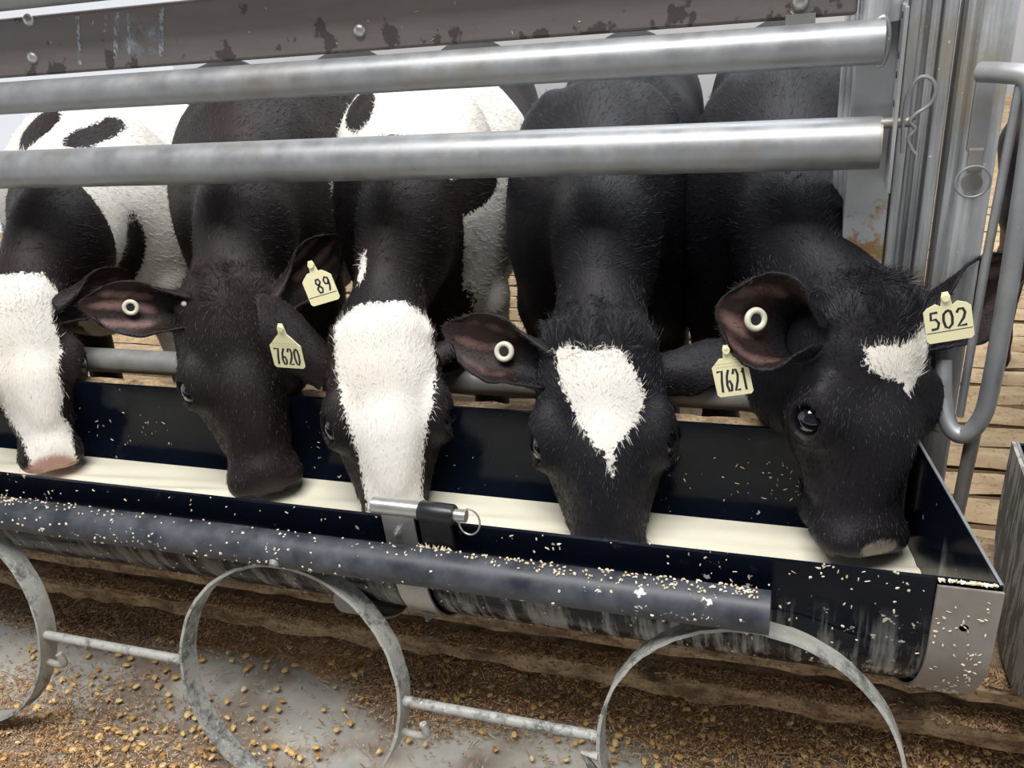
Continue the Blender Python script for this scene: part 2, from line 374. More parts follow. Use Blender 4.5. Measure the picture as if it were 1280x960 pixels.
# crumbs stuck on the trough and the straw flecks on the inner wall
def flecks(pts_dirs, name, mat, parent, lmin, lmax, wmin, wmax, seed=1):
    r = random.Random(seed); mb = MB()
    for p, n in pts_dirs:
        p = Vector(p); n = Vector(n).normalized(); t = n.orthogonal().normalized(); t = Matrix.Rotation(r.uniform(0, 6.28), 3, n) @ t; s = n.cross(t)
        L = r.uniform(lmin, lmax) * .5; W = r.uniform(wmin, wmax) * .5; h = min(W, .0012)
        q = [r.uniform(.55, 1.1) for _ in range(6)]; V = [p + t * L * q[k] * math.cos(k * math.pi / 3) + s * W * q[k] * math.sin(k * math.pi / 3) for k in range(6)]
        V = V + [p + (v - p) * .7 + n * h * r.uniform(.6, 1.4) for v in V]
        mb.add(V, [(6, 7, 8, 9, 10, 11)] + [(k, (k + 1) % 6, 6 + (k + 1) % 6, 6 + k) for k in range(6)])
    o = mb.build(name, mat, parent); o['kind'] = 'stuff'; return o
r = random.Random(11); L = []
for k in range(190):      # outside front wall above and below the pipe
    x = r.choice([r.uniform(-1.35, -.75), r.uniform(-.75, .15), r.uniform(-.02, .14), r.uniform(-1.3, -1.0)])
    z = r.choice([ZC + .06 + .03 * r.random(), r.uniform(ZC, ZR - .005)]); L.append(((x, TY0 - .0006, z), (0, -1, 0)))
for k in range(170):
    a = math.pi * (1 + r.uniform(.02, .36)); L.append(((r.uniform(-1.3, .14), TYC + (RT + .0006) * math.cos(a), ZC + (RT + .0006) * math.sin(a)), (0, math.cos(a), math.sin(a))))
flecks(L, 'crumb_splashes', M_PALE, tr, .0015, .007, .001, .0035)
L = []
for k in range(110):      # on the inner rear wall
    x = r.choice([r.gauss(-1.12, .09), r.gauss(-.01, .05), r.gauss(-.02, .06), r.uniform(-1.2, .1)]); z = r.uniform(.39, .45)
    L.append(((min(x, .13), TYC + RT - .006 if z > ZC else TYC + math.sqrt(max(0, (RT - .006) ** 2 - (ZC - z) ** 2)), z), (0, -1, .15)))
flecks(L, 'straw_flecks', M_PALE, tr, .001, .009, .0008, .0018, 4)
L = [((r.uniform(.148, .198), .7315 + .002 * r.random(), ZR + .0012), (0, -.2, 1)) for k in range(60)]
flecks(L, 'rim_crumbs', M_PALE, tr, .003, .008, .002, .004, 5)

# milk
MZ = .357
yy0 = TYC - math.sqrt(.130 ** 2 - (ZC - MZ) ** 2) + .0005; yy1 = 2 * TYC - yy0
def mk(a, b):
    y = yy0 + (yy1 - yy0) * b; xe = xend(y) - .0035; x = -2.19 + (xe + 2.19) * a
    rip = .0022 * math.sin(23 * x + 9 * math.sin(31 * y)) * math.sin(41 * y + 5 * x) + .0018 * math.sin(60 * y - 17 * x)
    return (x, y, MZ + rip * min(1, 8 * min(b, 1 - b)))
V, F = ngrid(420, 40, mk)
tag(MB().add(V, F).build('milk', M_MILK, smooth=True), 'pale cream milk lying in the black trough', 'milk', kind='stuff')

L = [((r.uniform(.150, .198), TYC - RT - .0068, r.uniform(.42, .485)), (0, -1, 0)) for k in range(26)]
for k in range(90):
    a = math.pi * (1 + r.uniform(.0, .36)); x = .196 - .02 * abs(r.gauss(0, .6)) if k % 3 else r.uniform(.15, .198); x -= .053 * (1 + math.cos(a)) * .5 
    L.append(((x, TYC + (RT + .0068) * math.cos(a), ZC + (RT + .0068) * math.sin(a)), (0, math.cos(a), math.sin(a))))
flecks(L, 'strap_splashes', M_PALE, tr, .002, .007, .001, .003, 14)
# second trough on the right
t2 = thing('feed_trough', 'second black trough with a streaky grey end plate at the right edge', 'trough', (.6, TYC, ZC - RT))
trough_shell(1.3, .262, .262, 'trough_shell', M_TROUGH, t2)
P = trough_profile(RT + .001, ZR + .001); k = len(P); V = [(.256, y, z) for y, z in P] + [(.262, y, z) for y, z in P]
MB().add(V, [tuple(range(k)), tuple(range(2 * k - 1, k - 1, -1))] + [(j, (j + 1) % k, k + (j + 1) % k, k + j) for j in range(k)]).build('end_plate', M_OLDTR, t2, label='grey end plate caked with dried streaks')
MB().tube([(.262, .735, .501), (.262, 1.005, .501)], .002, 8).build('end_rim', M_GALV, t2, smooth=True)
MB().tube([(.278, .998, .478), (.278, .9925, .478)], .006, 12).build('rivet', M_STAIN, t2)

# ------------------------------------------------------------------ black pipe with the bucket rings
PZ, PY, PR = .4605, .700, .0225
rack = thing('bucket_rack', 'black pipe rail in front of the trough carrying round bucket rings', 'rack', (-.6, PY, FZ))
mb = MB(); mb.tube([(-2.2, PY, PZ), (-1.2, PY, PZ), (-.4, PY, PZ), (-.008, PY, PZ)], PR, 32)
mb.build('pipe', M_BPIPE, rack, smooth=True)
L = []
for k in range(260):
    a = r.uniform(math.pi * .75, math.pi * 1.55); x = r.uniform(-1.35, -.02) if k % 2 else r.choice([r.gauss(-.95, .12), r.gauss(-.62, .08)])
    if r.random() < .45: a = math.pi * 1.42 + r.uniform(-.15, .1)
    L.append(((x, PY + PR * math.cos(a), PZ + PR * math.sin(a)), (0, math.cos(a), math.sin(a))))
for k in range(420):
    x = -.02 - abs(r.gauss(0, .28)) if k % 2 else r.gauss(-1.1, .14); a = r.uniform(math.pi * .30, math.pi * .62)
    L.append(((x, PY + PR * math.cos(a), PZ + PR * math.sin(a) + .001), (0, math.cos(a), math.sin(a))))
flecks([q for q in L if q[0][0] < -.02], 'dried_splashes', M_PALE, rack, .002, .006, .002, .0045, 8)
TILT, RR = .30, .163
def ringpt(cx, ang, rr, d):
    c = Vector((0, -math.sin(TILT), -math.cos(TILT))); nrm = Vector((0, math.cos(TILT), -math.sin(TILT)))
    h = Vector((cx, PY, PZ - PR - .003)) + c * RR
    return h + Vector((1, 0, 0)) * rr * math.sin(ang) - c * rr * math.cos(ang) + nrm * d
for i, cx in enumerate((-1.165, -.597, -.026)):
    V = []; F = []; n = 96; rr_ = random.Random(i)
    for k in range(n):
        a = 2 * math.pi * k / n; j = rr_.uniform(-.0006, .0006)
        V += [ringpt(cx, a, RR + j, -.004), ringpt(cx, a, RR + j, .026), ringpt(cx, a, RR - .004 + j, .026), ringpt(cx, a, RR - .004 + j, -.004)]
    for k in range(n):
        q = (k + 1) % n
        for s in range(4): F.append((4 * k + s, 4 * q + s, 4 * q + (s + 1) % 4, 4 * k + (s + 1) % 4))
    MB().add(V, F).build('bucket_ring', M_STRAP, rack, smooth=True)
hang = [(-1.165, -.597), (-.597, -.026)]
for a, b in hang + [(-.026, .545)]:
    p = ringpt(a, math.pi / 2, RR, .008); q = ringpt(b, -math.pi / 2, RR, .008)
    if a < -.1: MB().tube([p, p.lerp(q, .3), p.lerp(q, .7), q], .0065, 12).build('connecting_rod', M_STRAP, rack, smooth=True)
for cx in (-1.165, -.597):
    p = ringpt(cx, math.pi / 2 + .28, RR, .012)
    pts = bezier([p, p + Vector((.02, -.002, .0)), p + Vector((.036, -.004, .008)), p + Vector((.034, -.004, .026))], 6)
    MB().tube(pts, .005, 10).build('hook', M_STRAP, rack, smooth=True)
p = ringpt(-.026, -math.pi / 2 - .18, RR, .0)
MB().tube([p + Vector((-.001, 0, .012)), p + Vector((-.018, 0, .014)), p + Vector((-.004, 0, -.02))], [.005, .003, .006], 8).build('broken_tab', M_STRAP, rack, smooth=True)
MB().tube([(-.585, PY - PR + .001, PZ - .004), (-.585, PY - PR - .004, PZ - .005)], [.007, .004], 12).build('bolt', M_GALVD, rack, smooth=True)

# curved plate hanging under the trough behind the ring
c = tr
V = []; F = []; n = 20
for k in range(n + 1):
    a = math.pi * (1.12 + .46 * k / n); wd = .062 * math.sin(math.pi * (k + .5) / (n + 1)) ** .5 * (1 if k < n else .6)
    rr = RT + .006 + .014 * math.sin(math.pi * k / n)
    for th in (0, .003):
        for s in (-1, 1): V.append((-.545 + s * wd * .5 + .0008 * k, TYC + (rr + th) * math.cos(a), ZC + (rr + th) * math.sin(a)))
for k in range(n):
    b = 4 * k; F += [(b, b + 1, b + 5, b + 4), (b + 2, b + 6, b + 7, b + 3), (b, b + 4, b + 6, b + 2), (b + 1, b + 3, b + 7, b + 5)]
F += [(0, 2, 3, 1), (4 * n, 4 * n + 1, 4 * n + 3, 4 * n + 2)]
MB().add(V, F).build('cradle_plate', M_GALVD, c, smooth=True, label='dull grey curved plate under the trough')

# stainless tipping hinge on the front rim
h = tr
u_strap(-.455, -.413, 'hinge_plate', M_STAIN, h, r=RT + .0035, top=ZR + .012, frac=.44)
MB().tube([(-.4625, .729, .521), (-.402, .729, .521)], .0105, 20).build('hinge_barrel', M_STAIN, h, smooth=True, label='bright stainless barrel')
MB().tube([(-.403, .729, .520), (-.4, .729, .520), (-.362, .729, .519), (-.359, .729, .519)], [.011, .0125, .0125, .011], 20).build('sleeve', M_BLACK, h, smooth=True, label='black plastic sleeve')
MB().tube([(-.360, .729, .519), (-.345, .729, .519)], .0075, 16).build('pin_end', M_STAIN, h, smooth=True)
MB().tube([(-.342 + .013 * math.cos(a), .728 + .004 * math.sin(a), .512 + .015 * math.sin(a)) for a in [k * math.pi / 14 for k in range(28)]], .0012, 8, closed=True).build('split_ring', M_STAIN, h, smooth=True)
MB().box((-.405, .7245, .468), (-.365, .7335, .510)).build('black_tab', M_BLACK, h, bevel=.002)
def hexbolt(p, name, parent, rad=.006, nrm=(0, -1, 0), mat=None):
    nrm = Vector(nrm).normalized(); p = Vector(p); mb = MB()
    mb.tube([p, p + nrm * .0015], rad * 1.5, 20); mb.tube([p + nrm * .0015, p + nrm * .006], rad, 6); mb.tube([p + nrm * .006, p + nrm * .010], rad * .45, 10)
    return mb.build(name, mat or M_STAIN, parent, smooth=False)
hexbolt((-.437, .7305, .486), 'bolt', h, .0045)
a = math.pi * 1.20
hexbolt((-.432, TYC + (RT + .007) * math.cos(a), ZC + (RT + .007) * math.sin(a)), 'bolt', h, .0055, (0, math.cos(a), math.sin(a)), M_GALVD)
L = [((r.uniform(-.405, -.367), r.uniform(.7165, .7205), .470 + .006 * r.random()), (r.uniform(-.3, .3), -1, .6)) for k in range(60)]
flecks(L, 'caught_straw', M_PALE, h, .006, .016, .001, .003, 9)

# ------------------------------------------------------------------ fence rails, board, posts
def rail(name, label, y0, z0, x1, rad, mat=M_GALV, x0=-3.2):
    t = thing(name, label, 'rail', (-.9, y0, z0 - rad)); MB().tube([(x0 + (x1 - x0) * k / 8, y0, z0) for k in range(9)], rad, 36).build('pipe', mat, t, smooth=True); return t
r2 = rail('rail_pipe', 'thick galvanised pipe rail across the calves necks, the lower of the two', FY, .8505, .079, .0293)
MB().tube([(.0785, FY, .8505), (.0815, FY, .8505)], .0285, 36).build('end_cap', M_GALVD, r2, smooth=True)
r1 = rail('rail_pipe', 'galvanised pipe rail directly under the brown board', FY, .9585, .075, .0232)
r3 = rail('rail_pipe', 'dirty grey pipe rail low behind the rear rim of the trough', 1.085, .500, .060, .0215, M_GALVD)
r4 = rail('rail_pipe', 'galvanised pipe rail just above the brown board', FY, 1.100, .070, .0232)
struct_y = 1.10
bd = thing('fence_board', 'brown plastic fence board with bolts and blue chalk marks', 'board', (-.9, 1.09, .98))
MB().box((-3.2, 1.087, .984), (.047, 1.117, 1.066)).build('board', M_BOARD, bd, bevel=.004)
for (x, z) in ((-1.092, 1.061), (-1.108, 1.010), (-.559, 1.010), (-.013, 1.002)):
    mb = MB(); V = []; F = []
    for j in range(5):
        rr = .0095 * math.cos(j * math.pi / 8.2); 
        for k in range(16): V.append((x + rr * math.cos(k * math.pi / 8), 1.087 - .006 * math.sin(j * math.pi / 8.2), z + rr * math.sin(k * math.pi / 8)))
    for j in range(4):
        for k in range(16): F.append((j * 16 + k, j * 16 + (k + 1) % 16, (j + 1) * 16 + (k + 1) % 16, (j + 1) * 16 + k))
    F.append(tuple(range(64, 80)))
    if True: mb.add(V, F).build('carriage_bolt', M_STAIN, bd, smooth=True)
def strip(pts, wd, y): 
    V = []; F = []
    for i, (x, z) in enumerate(pts): V += [(x - wd / 2, y, z), (x + wd / 2, y, z)]
    for i in range(len(pts) - 1): F.append((2 * i, 2 * i + 1, 2 * i + 3, 2 * i + 2))
    return V, F
for pts, wd in (([(-1.002, 1.060), (-1.012, 1.03), (-1.024, .995)], .0065), ([(-.931, 1.060), (-.945, 1.03), (-.957, 1.000)], .008), ([(-.855, 1.060), (-.866, 1.03), (-.877, .998)], .008), ([(-.951, 1.058), (-.957, 1.045)], .004), ([(-.913, 1.058), (-.92, 1.035), (-.932, 1.003)], .005)):
    V, F = strip(pts, wd, 1.0862); MB().add(V, F).build('chalk_mark', M_CHALK, bd, label='pale blue chalk stroke')
V, F = ngrid(2, 2, lambda a, b: (-.945 + .085 * a, 1.0864, .992 + .068 * b)); o = MB().add(V, F).build('chalk_smudge', M_SMEAR, bd)
uv = o.data.uv_layers.new(name='UVMap')
for l in o.data.loops: c_ = (V[l.vertex_index]); uv.data[l.index].uv = ((c_[0] + .945) / .085, (c_[2] - .992) / .068)
MB().box((-.028, 1.0815, .979), (.004, 1.0872, .990)).build('bracket_clip', M_GALVD, bd)
L = [((r.uniform(-1.6, .03), 1.0868, r.uniform(.99, 1.07)), (0, -1, 0)) for k in range(40)]
flecks(L, 'stuck_straw', M_PALE, bd, .003, .010, .001, .002, 12)

def post(name, label, build):
    t = thing(name, label, 'post', (.1, 1.1, -.02)); build(t); return t
def pA(t):
    mb = MB(); mb.box((.050, 1.085, -.02), (.098, 1.091, 1.6)); mb.box((.050, 1.091, -.02), (.055, 1.135, 1.6)); mb.box((.093, 1.091, -.02), (.098, 1.135, 1.6)); mb.build('channel', M_RUST, t, bevel=.0015)
    mb = MB(); mb.tube([(.072, 1.079, .978), (.072, 1.079, 1.6)], .021, 24); mb.build('upper_tube', M_POST, t, smooth=True)
    mb = MB(); mb.box((.0905, 1.03, .80), (.0945, 1.085, .995)); mb.build('adjuster_plate', M_POST, t, bevel=.001, label='narrow plate with pin holes')
    for z in (.985, .945, .925, .895): MB().tube([(.0898, 1.05, z), (.0903, 1.05, z)], .004, 10).build('pin_hole', M_HOLE, t)
    V = []
    mb = MB(); mb.tube([(.072 + .0235 * math.cos(a) * .3, FY + .0, .9585 + .0245 * math.sin(a)) for a in [k * math.pi / 10 for k in range(20)]], .0035, 8, closed=True)
    mb.build('weld_bead', M_POST, t, smooth=True)
post('steel_post', 'galvanised channel post with a rusty patch where the rails end', pA)
def pB(t):
    MB().box((.101, 1.092, -.02), (.112, 1.13, 1.6)).build('flange', M_POST, t, bevel=.002)
    MB().tube([(.1165, 1.115, -.02), (.1165, 1.115, 1.6)], .004, 12).build('rod', M_POST, t, smooth=True)
post('narrow_post', 'narrow grey flange strip standing beside the rusty channel post', pB)
def pC(t):
    mb = MB(); mb.box((.119, 1.12, -.02), (.152, 1.14, 1.6)); mb.build('web', M_POST, t)
    for x in (.126, .129, .132): MB().tube([(x, 1.108, -.02), (x, 1.108, 1.6)], .0018, 8).build('rib', M_POST, t, smooth=True)
    MB().box((.136, 1.095, -.02), (.150, 1.11, 1.6)).build('face', M_POST, t, bevel=.002)
post('ribbed_post', 'ribbed grey post, the middle one of the grey post cluster', pC)
def pD(t):
    mb = MB(); n = 24; prof = [(.155, 1.10), (.157, 1.086), (.163, 1.082), (.168, 1.086), (.171, 1.078), (.180, 1.074), (.199, 1.074), (.204, 1.078), (.206, 1.09), (.206, 1.13), (.155, 1.13)]
    k = len(prof); V = [(x, y, z) for z in (-.02, 1.6) for x, y in prof]
    mb.add(V, [(j, (j + 1) % k, k + (j + 1) % k, k + j) for j in range(k)] + [tuple(range(k))[::-1], tuple(range(k, 2 * k))]).build('profile', M_POST, t, smooth=True)
post('wide_post', 'wide smooth grey post behind the gate latch', pD)
mb = MB()
for k in range(7): mb.tube([(.040 + .0062 * k, 1.16, .5), (.040 + .0062 * k, 1.16, 1.6)], .0033, 8)
post('corrugated_panel', 'white corrugated strip behind the right end of the board', lambda t: mb.build('sheet', M_CURT, t, smooth=True))['category'] = 'panel'

# hitch pin
hp = thing('hitch_pin', 'bent wire hairpin through the end of the lower rail pin', 'pin', (.10, 1.05, .87))
MB().tube([(.079, 1.05, .874), (.1135, 1.05, .875)], .0058, 12).build('pin_shaft', M_GALVD, hp, smooth=True)
pts = bezier([(.1035, 1.044, .842), (.101, 1.044, .88), (.103, 1.044, .905), (.112, 1.044, .9215), (.124, 1.044, .920), (.130, 1.044, .908), (.126, 1.044, .894), (.113, 1.044, .884), (.108, 1.044, .876), (.114, 1.044, .868), (.108, 1.044, .858), (.113, 1.044, .846), (.118, 1.044, .840)], 8)
MB().tube(pts, .0021, 8).build('hairpin', M_GALV, hp, smooth=True)

# gate handle loop
g = thing('gate_loop', 'bright bent pipe gate loop with a thin inner rod at the right edge', 'gate', (.2, 1.0, -.02))
pts = bezier([(.170, 1.04, .925), (.190, 1.02, .926), (.207, 1.008, .923), (.2165, 1.004, .90), (.219, 1.0, .85), (.222, 1.0, .70), (.222, 1.0, .58), (.218, 1.0, .535), (.203, 1.0, .509), (.187, 1.01, .515), (.179, 1.03, .545), (.176, 1.05, .585)], 8)
MB().tube(pts, .0105, 20).build('bent_pipe', M_GALV, g, smooth=True)
MB().tube([(.2025, 1.01, .915), (.1975, 1.01, .72), (.1965, 1.01, .53)], .0048, 12).build('inner_rod', M_GALV, g, smooth=True)
MB().tube([(.214, 1.005, .52), (.212, 1.02, .30), (.212, 1.03, -.02)], .0085, 14).build('lower_leg', M_GALVD, g, smooth=True)
lt = thing('gate_latch', 'flat spring latch plate with a wire pull ring on the wide post', 'latch', (.185, 1.06, .8))
MB().box((.170, 1.058, .838), (.190, 1.066, .915)).build('latch_plate', M_GALV, lt, bevel=.0015)
MB().box((.172, 1.055, .815), (.188, 1.061, .842)).build('latch_tongue', M_GALVD, lt, bevel=.002)
MB().tube([(.180 + .0175 * math.cos(a), 1.052, .806 + .0175 * math.sin(a)) for a in [k * math.pi / 16 for k in range(32)]], .0014, 8, closed=True).build('pull_ring', M_GALV, lt, smooth=True)
MB().tube([(.182, 1.073, .80), (.182, 1.068, .80)], .011, 20).build('cup_recess', M_GALVD, lt, smooth=True)
#CALVES
# ------------------------------------------------------------------ calves
def smin(a, b, k):
    h = np.clip(.5 + .5 * (b - a) / k, 0, 1); return b * (1 - h) + a * h - k * h * (1 - h)
def axis_coords(lo, hi, flo, fhi, fine, coarse):
    L = [flo]
    while L[-1] < fhi: L.append(L[-1] + fine)
    s = fine; p = L[-1]
    while p < hi: s = min(coarse, s * 1.15); p += s; L.append(p)
    Q = []; s = fine; p = flo
    while p > lo: s = min(coarse, s * 1.15); p -= s; Q.append(p)
    return np.array(Q[::-1] + L, dtype=np.float32)
class Field:
    def __init__(s, xs, ys, zs):
        s.a = (xs, ys, zs); s.F = np.full((len(xs), len(ys), len(zs)), .2, np.float32)
    def block(s, lo, hi):
        sl = []
        for A, l, h in zip(s.a, lo, hi): sl.append(slice(int(np.searchsorted(A, l)), int(np.searchsorted(A, h))))
        X, Y, Z = np.meshgrid(s.a[0][sl[0]], s.a[1][sl[1]], s.a[2][sl[2]], indexing='ij')
        return tuple(sl), np.stack([X, Y, Z], -1)
    def apply(s, lo, hi, fn, k, cut=False):
        sl, P = s.block(lo, hi)
        if P.size == 0: return
        d = fn(P).astype(np.float32)
        s.F[sl] = -smin(-s.F[sl], d, k) if cut else smin(s.F[sl], d, k)
    def ell(s, c, rad, R, k=.02, cut=False):
        c = np.array(c, np.float32); rad = np.array(rad, np.float32); m = float(rad.max()) + 2 * k + .012
        def fn(P):
            q = (P - c) @ R; k0 = np.linalg.norm(q / rad, axis=-1); k1 = np.linalg.norm(q / (rad * rad), axis=-1) + 1e-6
            return k0 * (k0 - 1) / k1
        s.apply(c - m, c + m, fn, k, cut)
    def cone(s, a, b, ra, rb, lat=None, ls=1., k=.02):
        a = np.array(a, np.float32); b = np.array(b, np.float32); m = max(ra, rb) * max(1, ls) + 2 * k + .012
        ba = b - a; L2 = float(ba @ ba)
        def fn(P):
            pa = P - a; h = np.clip(pa @ ba / L2, 0, 1); v = pa - h[..., None] * ba
            if lat is not None and ls != 1.:
                l = v @ lat; v = v + (l * (1 / ls - 1))[..., None] * lat
            return (np.linalg.norm(v, axis=-1) - (ra + (rb - ra) * h)) * min(1., ls ** .5)
        s.apply(np.minimum(a, b) - m, np.maximum(a, b) + m, fn, k)
def surface_net(F, xs, ys, zs):
    ins = F < 0; cs = np.zeros(tuple(n - 1 for n in F.shape), np.int8)
    for dx in (0, 1):
        for dy in (0, 1):
            for dz in (0, 1): cs += ins[dx:F.shape[0] - 1 + dx, dy:F.shape[1] - 1 + dy, dz:F.shape[2] - 1 + dz]
    act = (cs > 0) & (cs < 8); idx = np.argwhere(act); ids = np.full(act.shape, -1, np.int64); ids[act] = np.arange(len(idx))
    i, j, k = idx.T; A = (xs, ys, zs)
    cor = {}
    for dx in (0, 1):
        for dy in (0, 1):
            for dz in (0, 1): cor[(dx, dy, dz)] = (F[i + dx, j + dy, k + dz], np.stack([xs[i + dx], ys[j + dy], zs[k + dz]], -1))
    acc = np.zeros((len(idx), 3)); cnt = np.zeros(len(idx))
    for c in cor:
        for ax_ in range(3):
            if c[ax_] == 0:
                e = list(c); e[ax_] = 1; f0, p0 = cor[c]; f1, p1 = cor[tuple(e)]
                m = (f0 < 0) != (f1 < 0); t = np.where(m, f0 / np.where(f0 == f1, 1, f0 - f1), 0)
                acc += np.where(m[:, None], p0 + (p1 - p0) * t[:, None], 0); cnt += m
    V = acc / np.maximum(cnt, 1)[:, None]; Q = []
    for ax_ in range(3):
        s0 = [slice(None)] * 3; s1 = [slice(None)] * 3; s0[ax_] = slice(0, -1); s1[ax_] = slice(1, None)
        a, b = ins[tuple(s0)], ins[tuple(s1)]; e = np.argwhere(a != b); o1, o2 = [q for q in range(3) if q != ax_]
        ok = (e[:, o1] > 0) & (e[:, o2] > 0) & (e[:, o1] < act.shape[o1]) & (e[:, o2] < act.shape[o2]); e = e[ok]
        if not len(e): continue
        fl = a[tuple(e.T)]
        def cid(d1, d2):
            q = e.copy(); q[:, o1] += d1; q[:, o2] += d2; return ids[tuple(q.T)]
        q = np.stack([cid(-1, -1), cid(0, -1), cid(0, 0), cid(-1, 0)], -1)
        flip = fl if ax_ != 1 else ~fl
        q[~flip] = q[~flip][:, ::-1]; Q.append(q)
    Q = np.concatenate(Q); return V, Q[(Q >= 0).all(1)]
def poly_sd(P, poly):          # signed distance in the plane, positive inside
    poly = np.array(poly); d = np.full(len(P), 1e9); ins = np.zeros(len(P), bool); n = len(poly)
    for i in range(n):
        a = poly[i]; b = poly[(i + 1) % n]; e = b - a; w_ = P - a; t = np.clip(w_ @ e / (e @ e), 0, 1)
        d = np.minimum(d, ((w_ - t[:, None] * e) ** 2).sum(1)); c1 = (a[1] > P[:, 1]) != (b[1] > P[:, 1])
        x = (b[0] - a[0]) * (P[:, 1] - a[1]) / (b[1] - a[1] + 1e-12) + a[0]; ins ^= c1 & (P[:, 0] < x)
    d = np.sqrt(d); return np.where(ins, d, -d)
DIG = {'0': [[(.5, 1), (.12, .8), (.05, .45), (.2, .08), (.5, 0), (.85, .2), (.93, .6), (.8, .92), (.5, 1)]],
       '2': [[(.08, .78), (.3, .98), (.7, .97), (.88, .75), (.7, .45), (.1, .03), (.95, .05)]],
       '3': [[(.1, .92), (.6, 1), (.85, .78), (.4, .55), (.85, .4), (.8, .1), (.4, 0), (.05, .1)]],
       '5': [[(.85, .97), (.2, .97), (.15, .58), (.6, .6), (.88, .35), (.7, .06), (.1, .03)]],
       '6': [[(.75, 1), (.3, .7), (.1, .3), (.3, .02), (.7, .03), (.88, .28), (.65, .5), (.2, .4)]],
       '7': [[(.02, .95), (.92, .97), (.6, .5), (.42, 0)]],
       '8': [[(.5, .53), (.15, .72), (.3, .97), (.7, .97), (.85, .75), (.5, .53), (.12, .3), (.3, .02), (.7, .02), (.88, .28), (.5, .53)]],
       '9': [[(.85, .75), (.6, .5), (.25, .55), (.12, .8), (.4, 1), (.8, .92), (.85, .75), (.8, .35), (.55, 0)]],
       '1': [[(.3, .8), (.6, 1), (.6, 0)]]}
def ribbon(mb, pts, wd, z, bas, o):
    pts = [np.array(p) for p in pts]
    L = []; R_ = []
    for i, p in enumerate(pts):
        t = pts[min(i + 1, len(pts) - 1)] - pts[max(i - 1, 0)]; t = t / (np.linalg.norm(t) + 1e-9); n = np.array([-t[1], t[0]])
        L.append(p + n * wd / 2); R_.append(p - n * wd / 2)
    V = [o + bas[0] * q[0] + bas[1] * q[1] + bas[2] * z for q in L + R_]; m = len(pts)
    mb.add([Vector(v) for v in V], [(i, i + 1, m + i + 1, m + i) for i in range(m - 1)])
def ear_tag(root, top, side, up, text, label, wd=.046, ht=.040, neck=.034, rule=False):
    # top: hole point in world; side / up: in-plane unit vectors
    side = np.array(side, float); side /= np.linalg.norm(side); up = np.array(up, float); up -= side * (up @ side); up /= np.linalg.norm(up)
    n = np.cross(side, up); o = np.array(top, float)
    out = [(-.004, .003), (-.003, .006), (.003, .006), (.004, .003), (.006, -.010), (.011, -neck * .62), (wd / 2 - .004, -neck), (wd / 2, -neck - .004), (wd / 2, -neck - ht + .003), (wd / 2 - .003, -neck - ht),
           (-wd / 2 + .003, -neck - ht), (-wd / 2, -neck - ht + .003), (-wd / 2, -neck - .004), (-wd / 2 + .004, -neck), (-.011, -neck * .62), (-.006, -.010)]
    k = len(out); V = [o + side * a + up * b + n * z for z in (-.0008, .0008) for a, b in out]
    t = MB().add([Vector(v) for v in V], [tuple(range(k))[::-1], tuple(range(k, 2 * k))] + [(j, (j + 1) % k, k + (j + 1) % k, k + j) for j in range(k)]).build('ear_tag', M_TAG, root, label=label)
    mb = MB(); m = len(text); x0 = -wd * .42; cw = wd * .84 / m; hh = ht * (.50 if rule else .66); yb = -neck - ht * (.62 if rule else .86)
    for i, ch in enumerate(text):
        if ch == ' ': continue
        for st in DIG[ch]: ribbon(mb, [(x0 + cw * (i + .1 + .78 * p[0]), yb + hh * p[1]) for p in st], .0028, .0011, (side, up, n), o)
    q = mb.build('tag_number', M_INK); q.parent = t
    if rule:
        mb = MB(); ribbon(mb, [(-wd / 2 + .001, -neck - ht * .70), (wd / 2 - .001, -neck - ht * .70)], .0008, .0011, (side, up, n), o); q = mb.build('rule_line', M_INK); q.parent = t
    mb = MB(); rr = random.Random(3)
    for row in range(2):
        x = -wd * .40
        while x < wd * .38:
            l = rr.uniform(.0012, .003); ribbon(mb, [(x, -neck - .0045 + row * .004), (x + l, -neck - .0045 + row * .004)], .0007, .0010, (side, up, n), o); x += l + .001
    if not rule: q = mb.build('small_print', M_BUTTON2); q.parent = t
    q = MB().tube([Vector(o + n * .0008), Vector(o + n * .004)], [.005, .004], 14).build('stud', M_TAG, None, smooth=True); q.parent = t
    return t
M_BUTTON2 = simple('faint_tag_print', (.55, .50, .32), .5)
def button(root, c, n, rad=.0145):
    c = Vector(c); n = Vector(n).normalized(); u = n.orthogonal().normalized(); v = n.cross(u)
    P = [c + (u * math.cos(a) + v * math.sin(a)) * rad * .74 for a in [k * math.pi / 14 for k in range(28)]]
    b = MB().tube(P, rad * .27, 10, closed=True).build('ear_button', M_BUTTON, root, smooth=True, label='round cream button ring')
    q = MB().tube([c - n * .002, c + n * .0008], rad * .62, 20).build('button_socket', M_HOLE); q.parent = b; return b

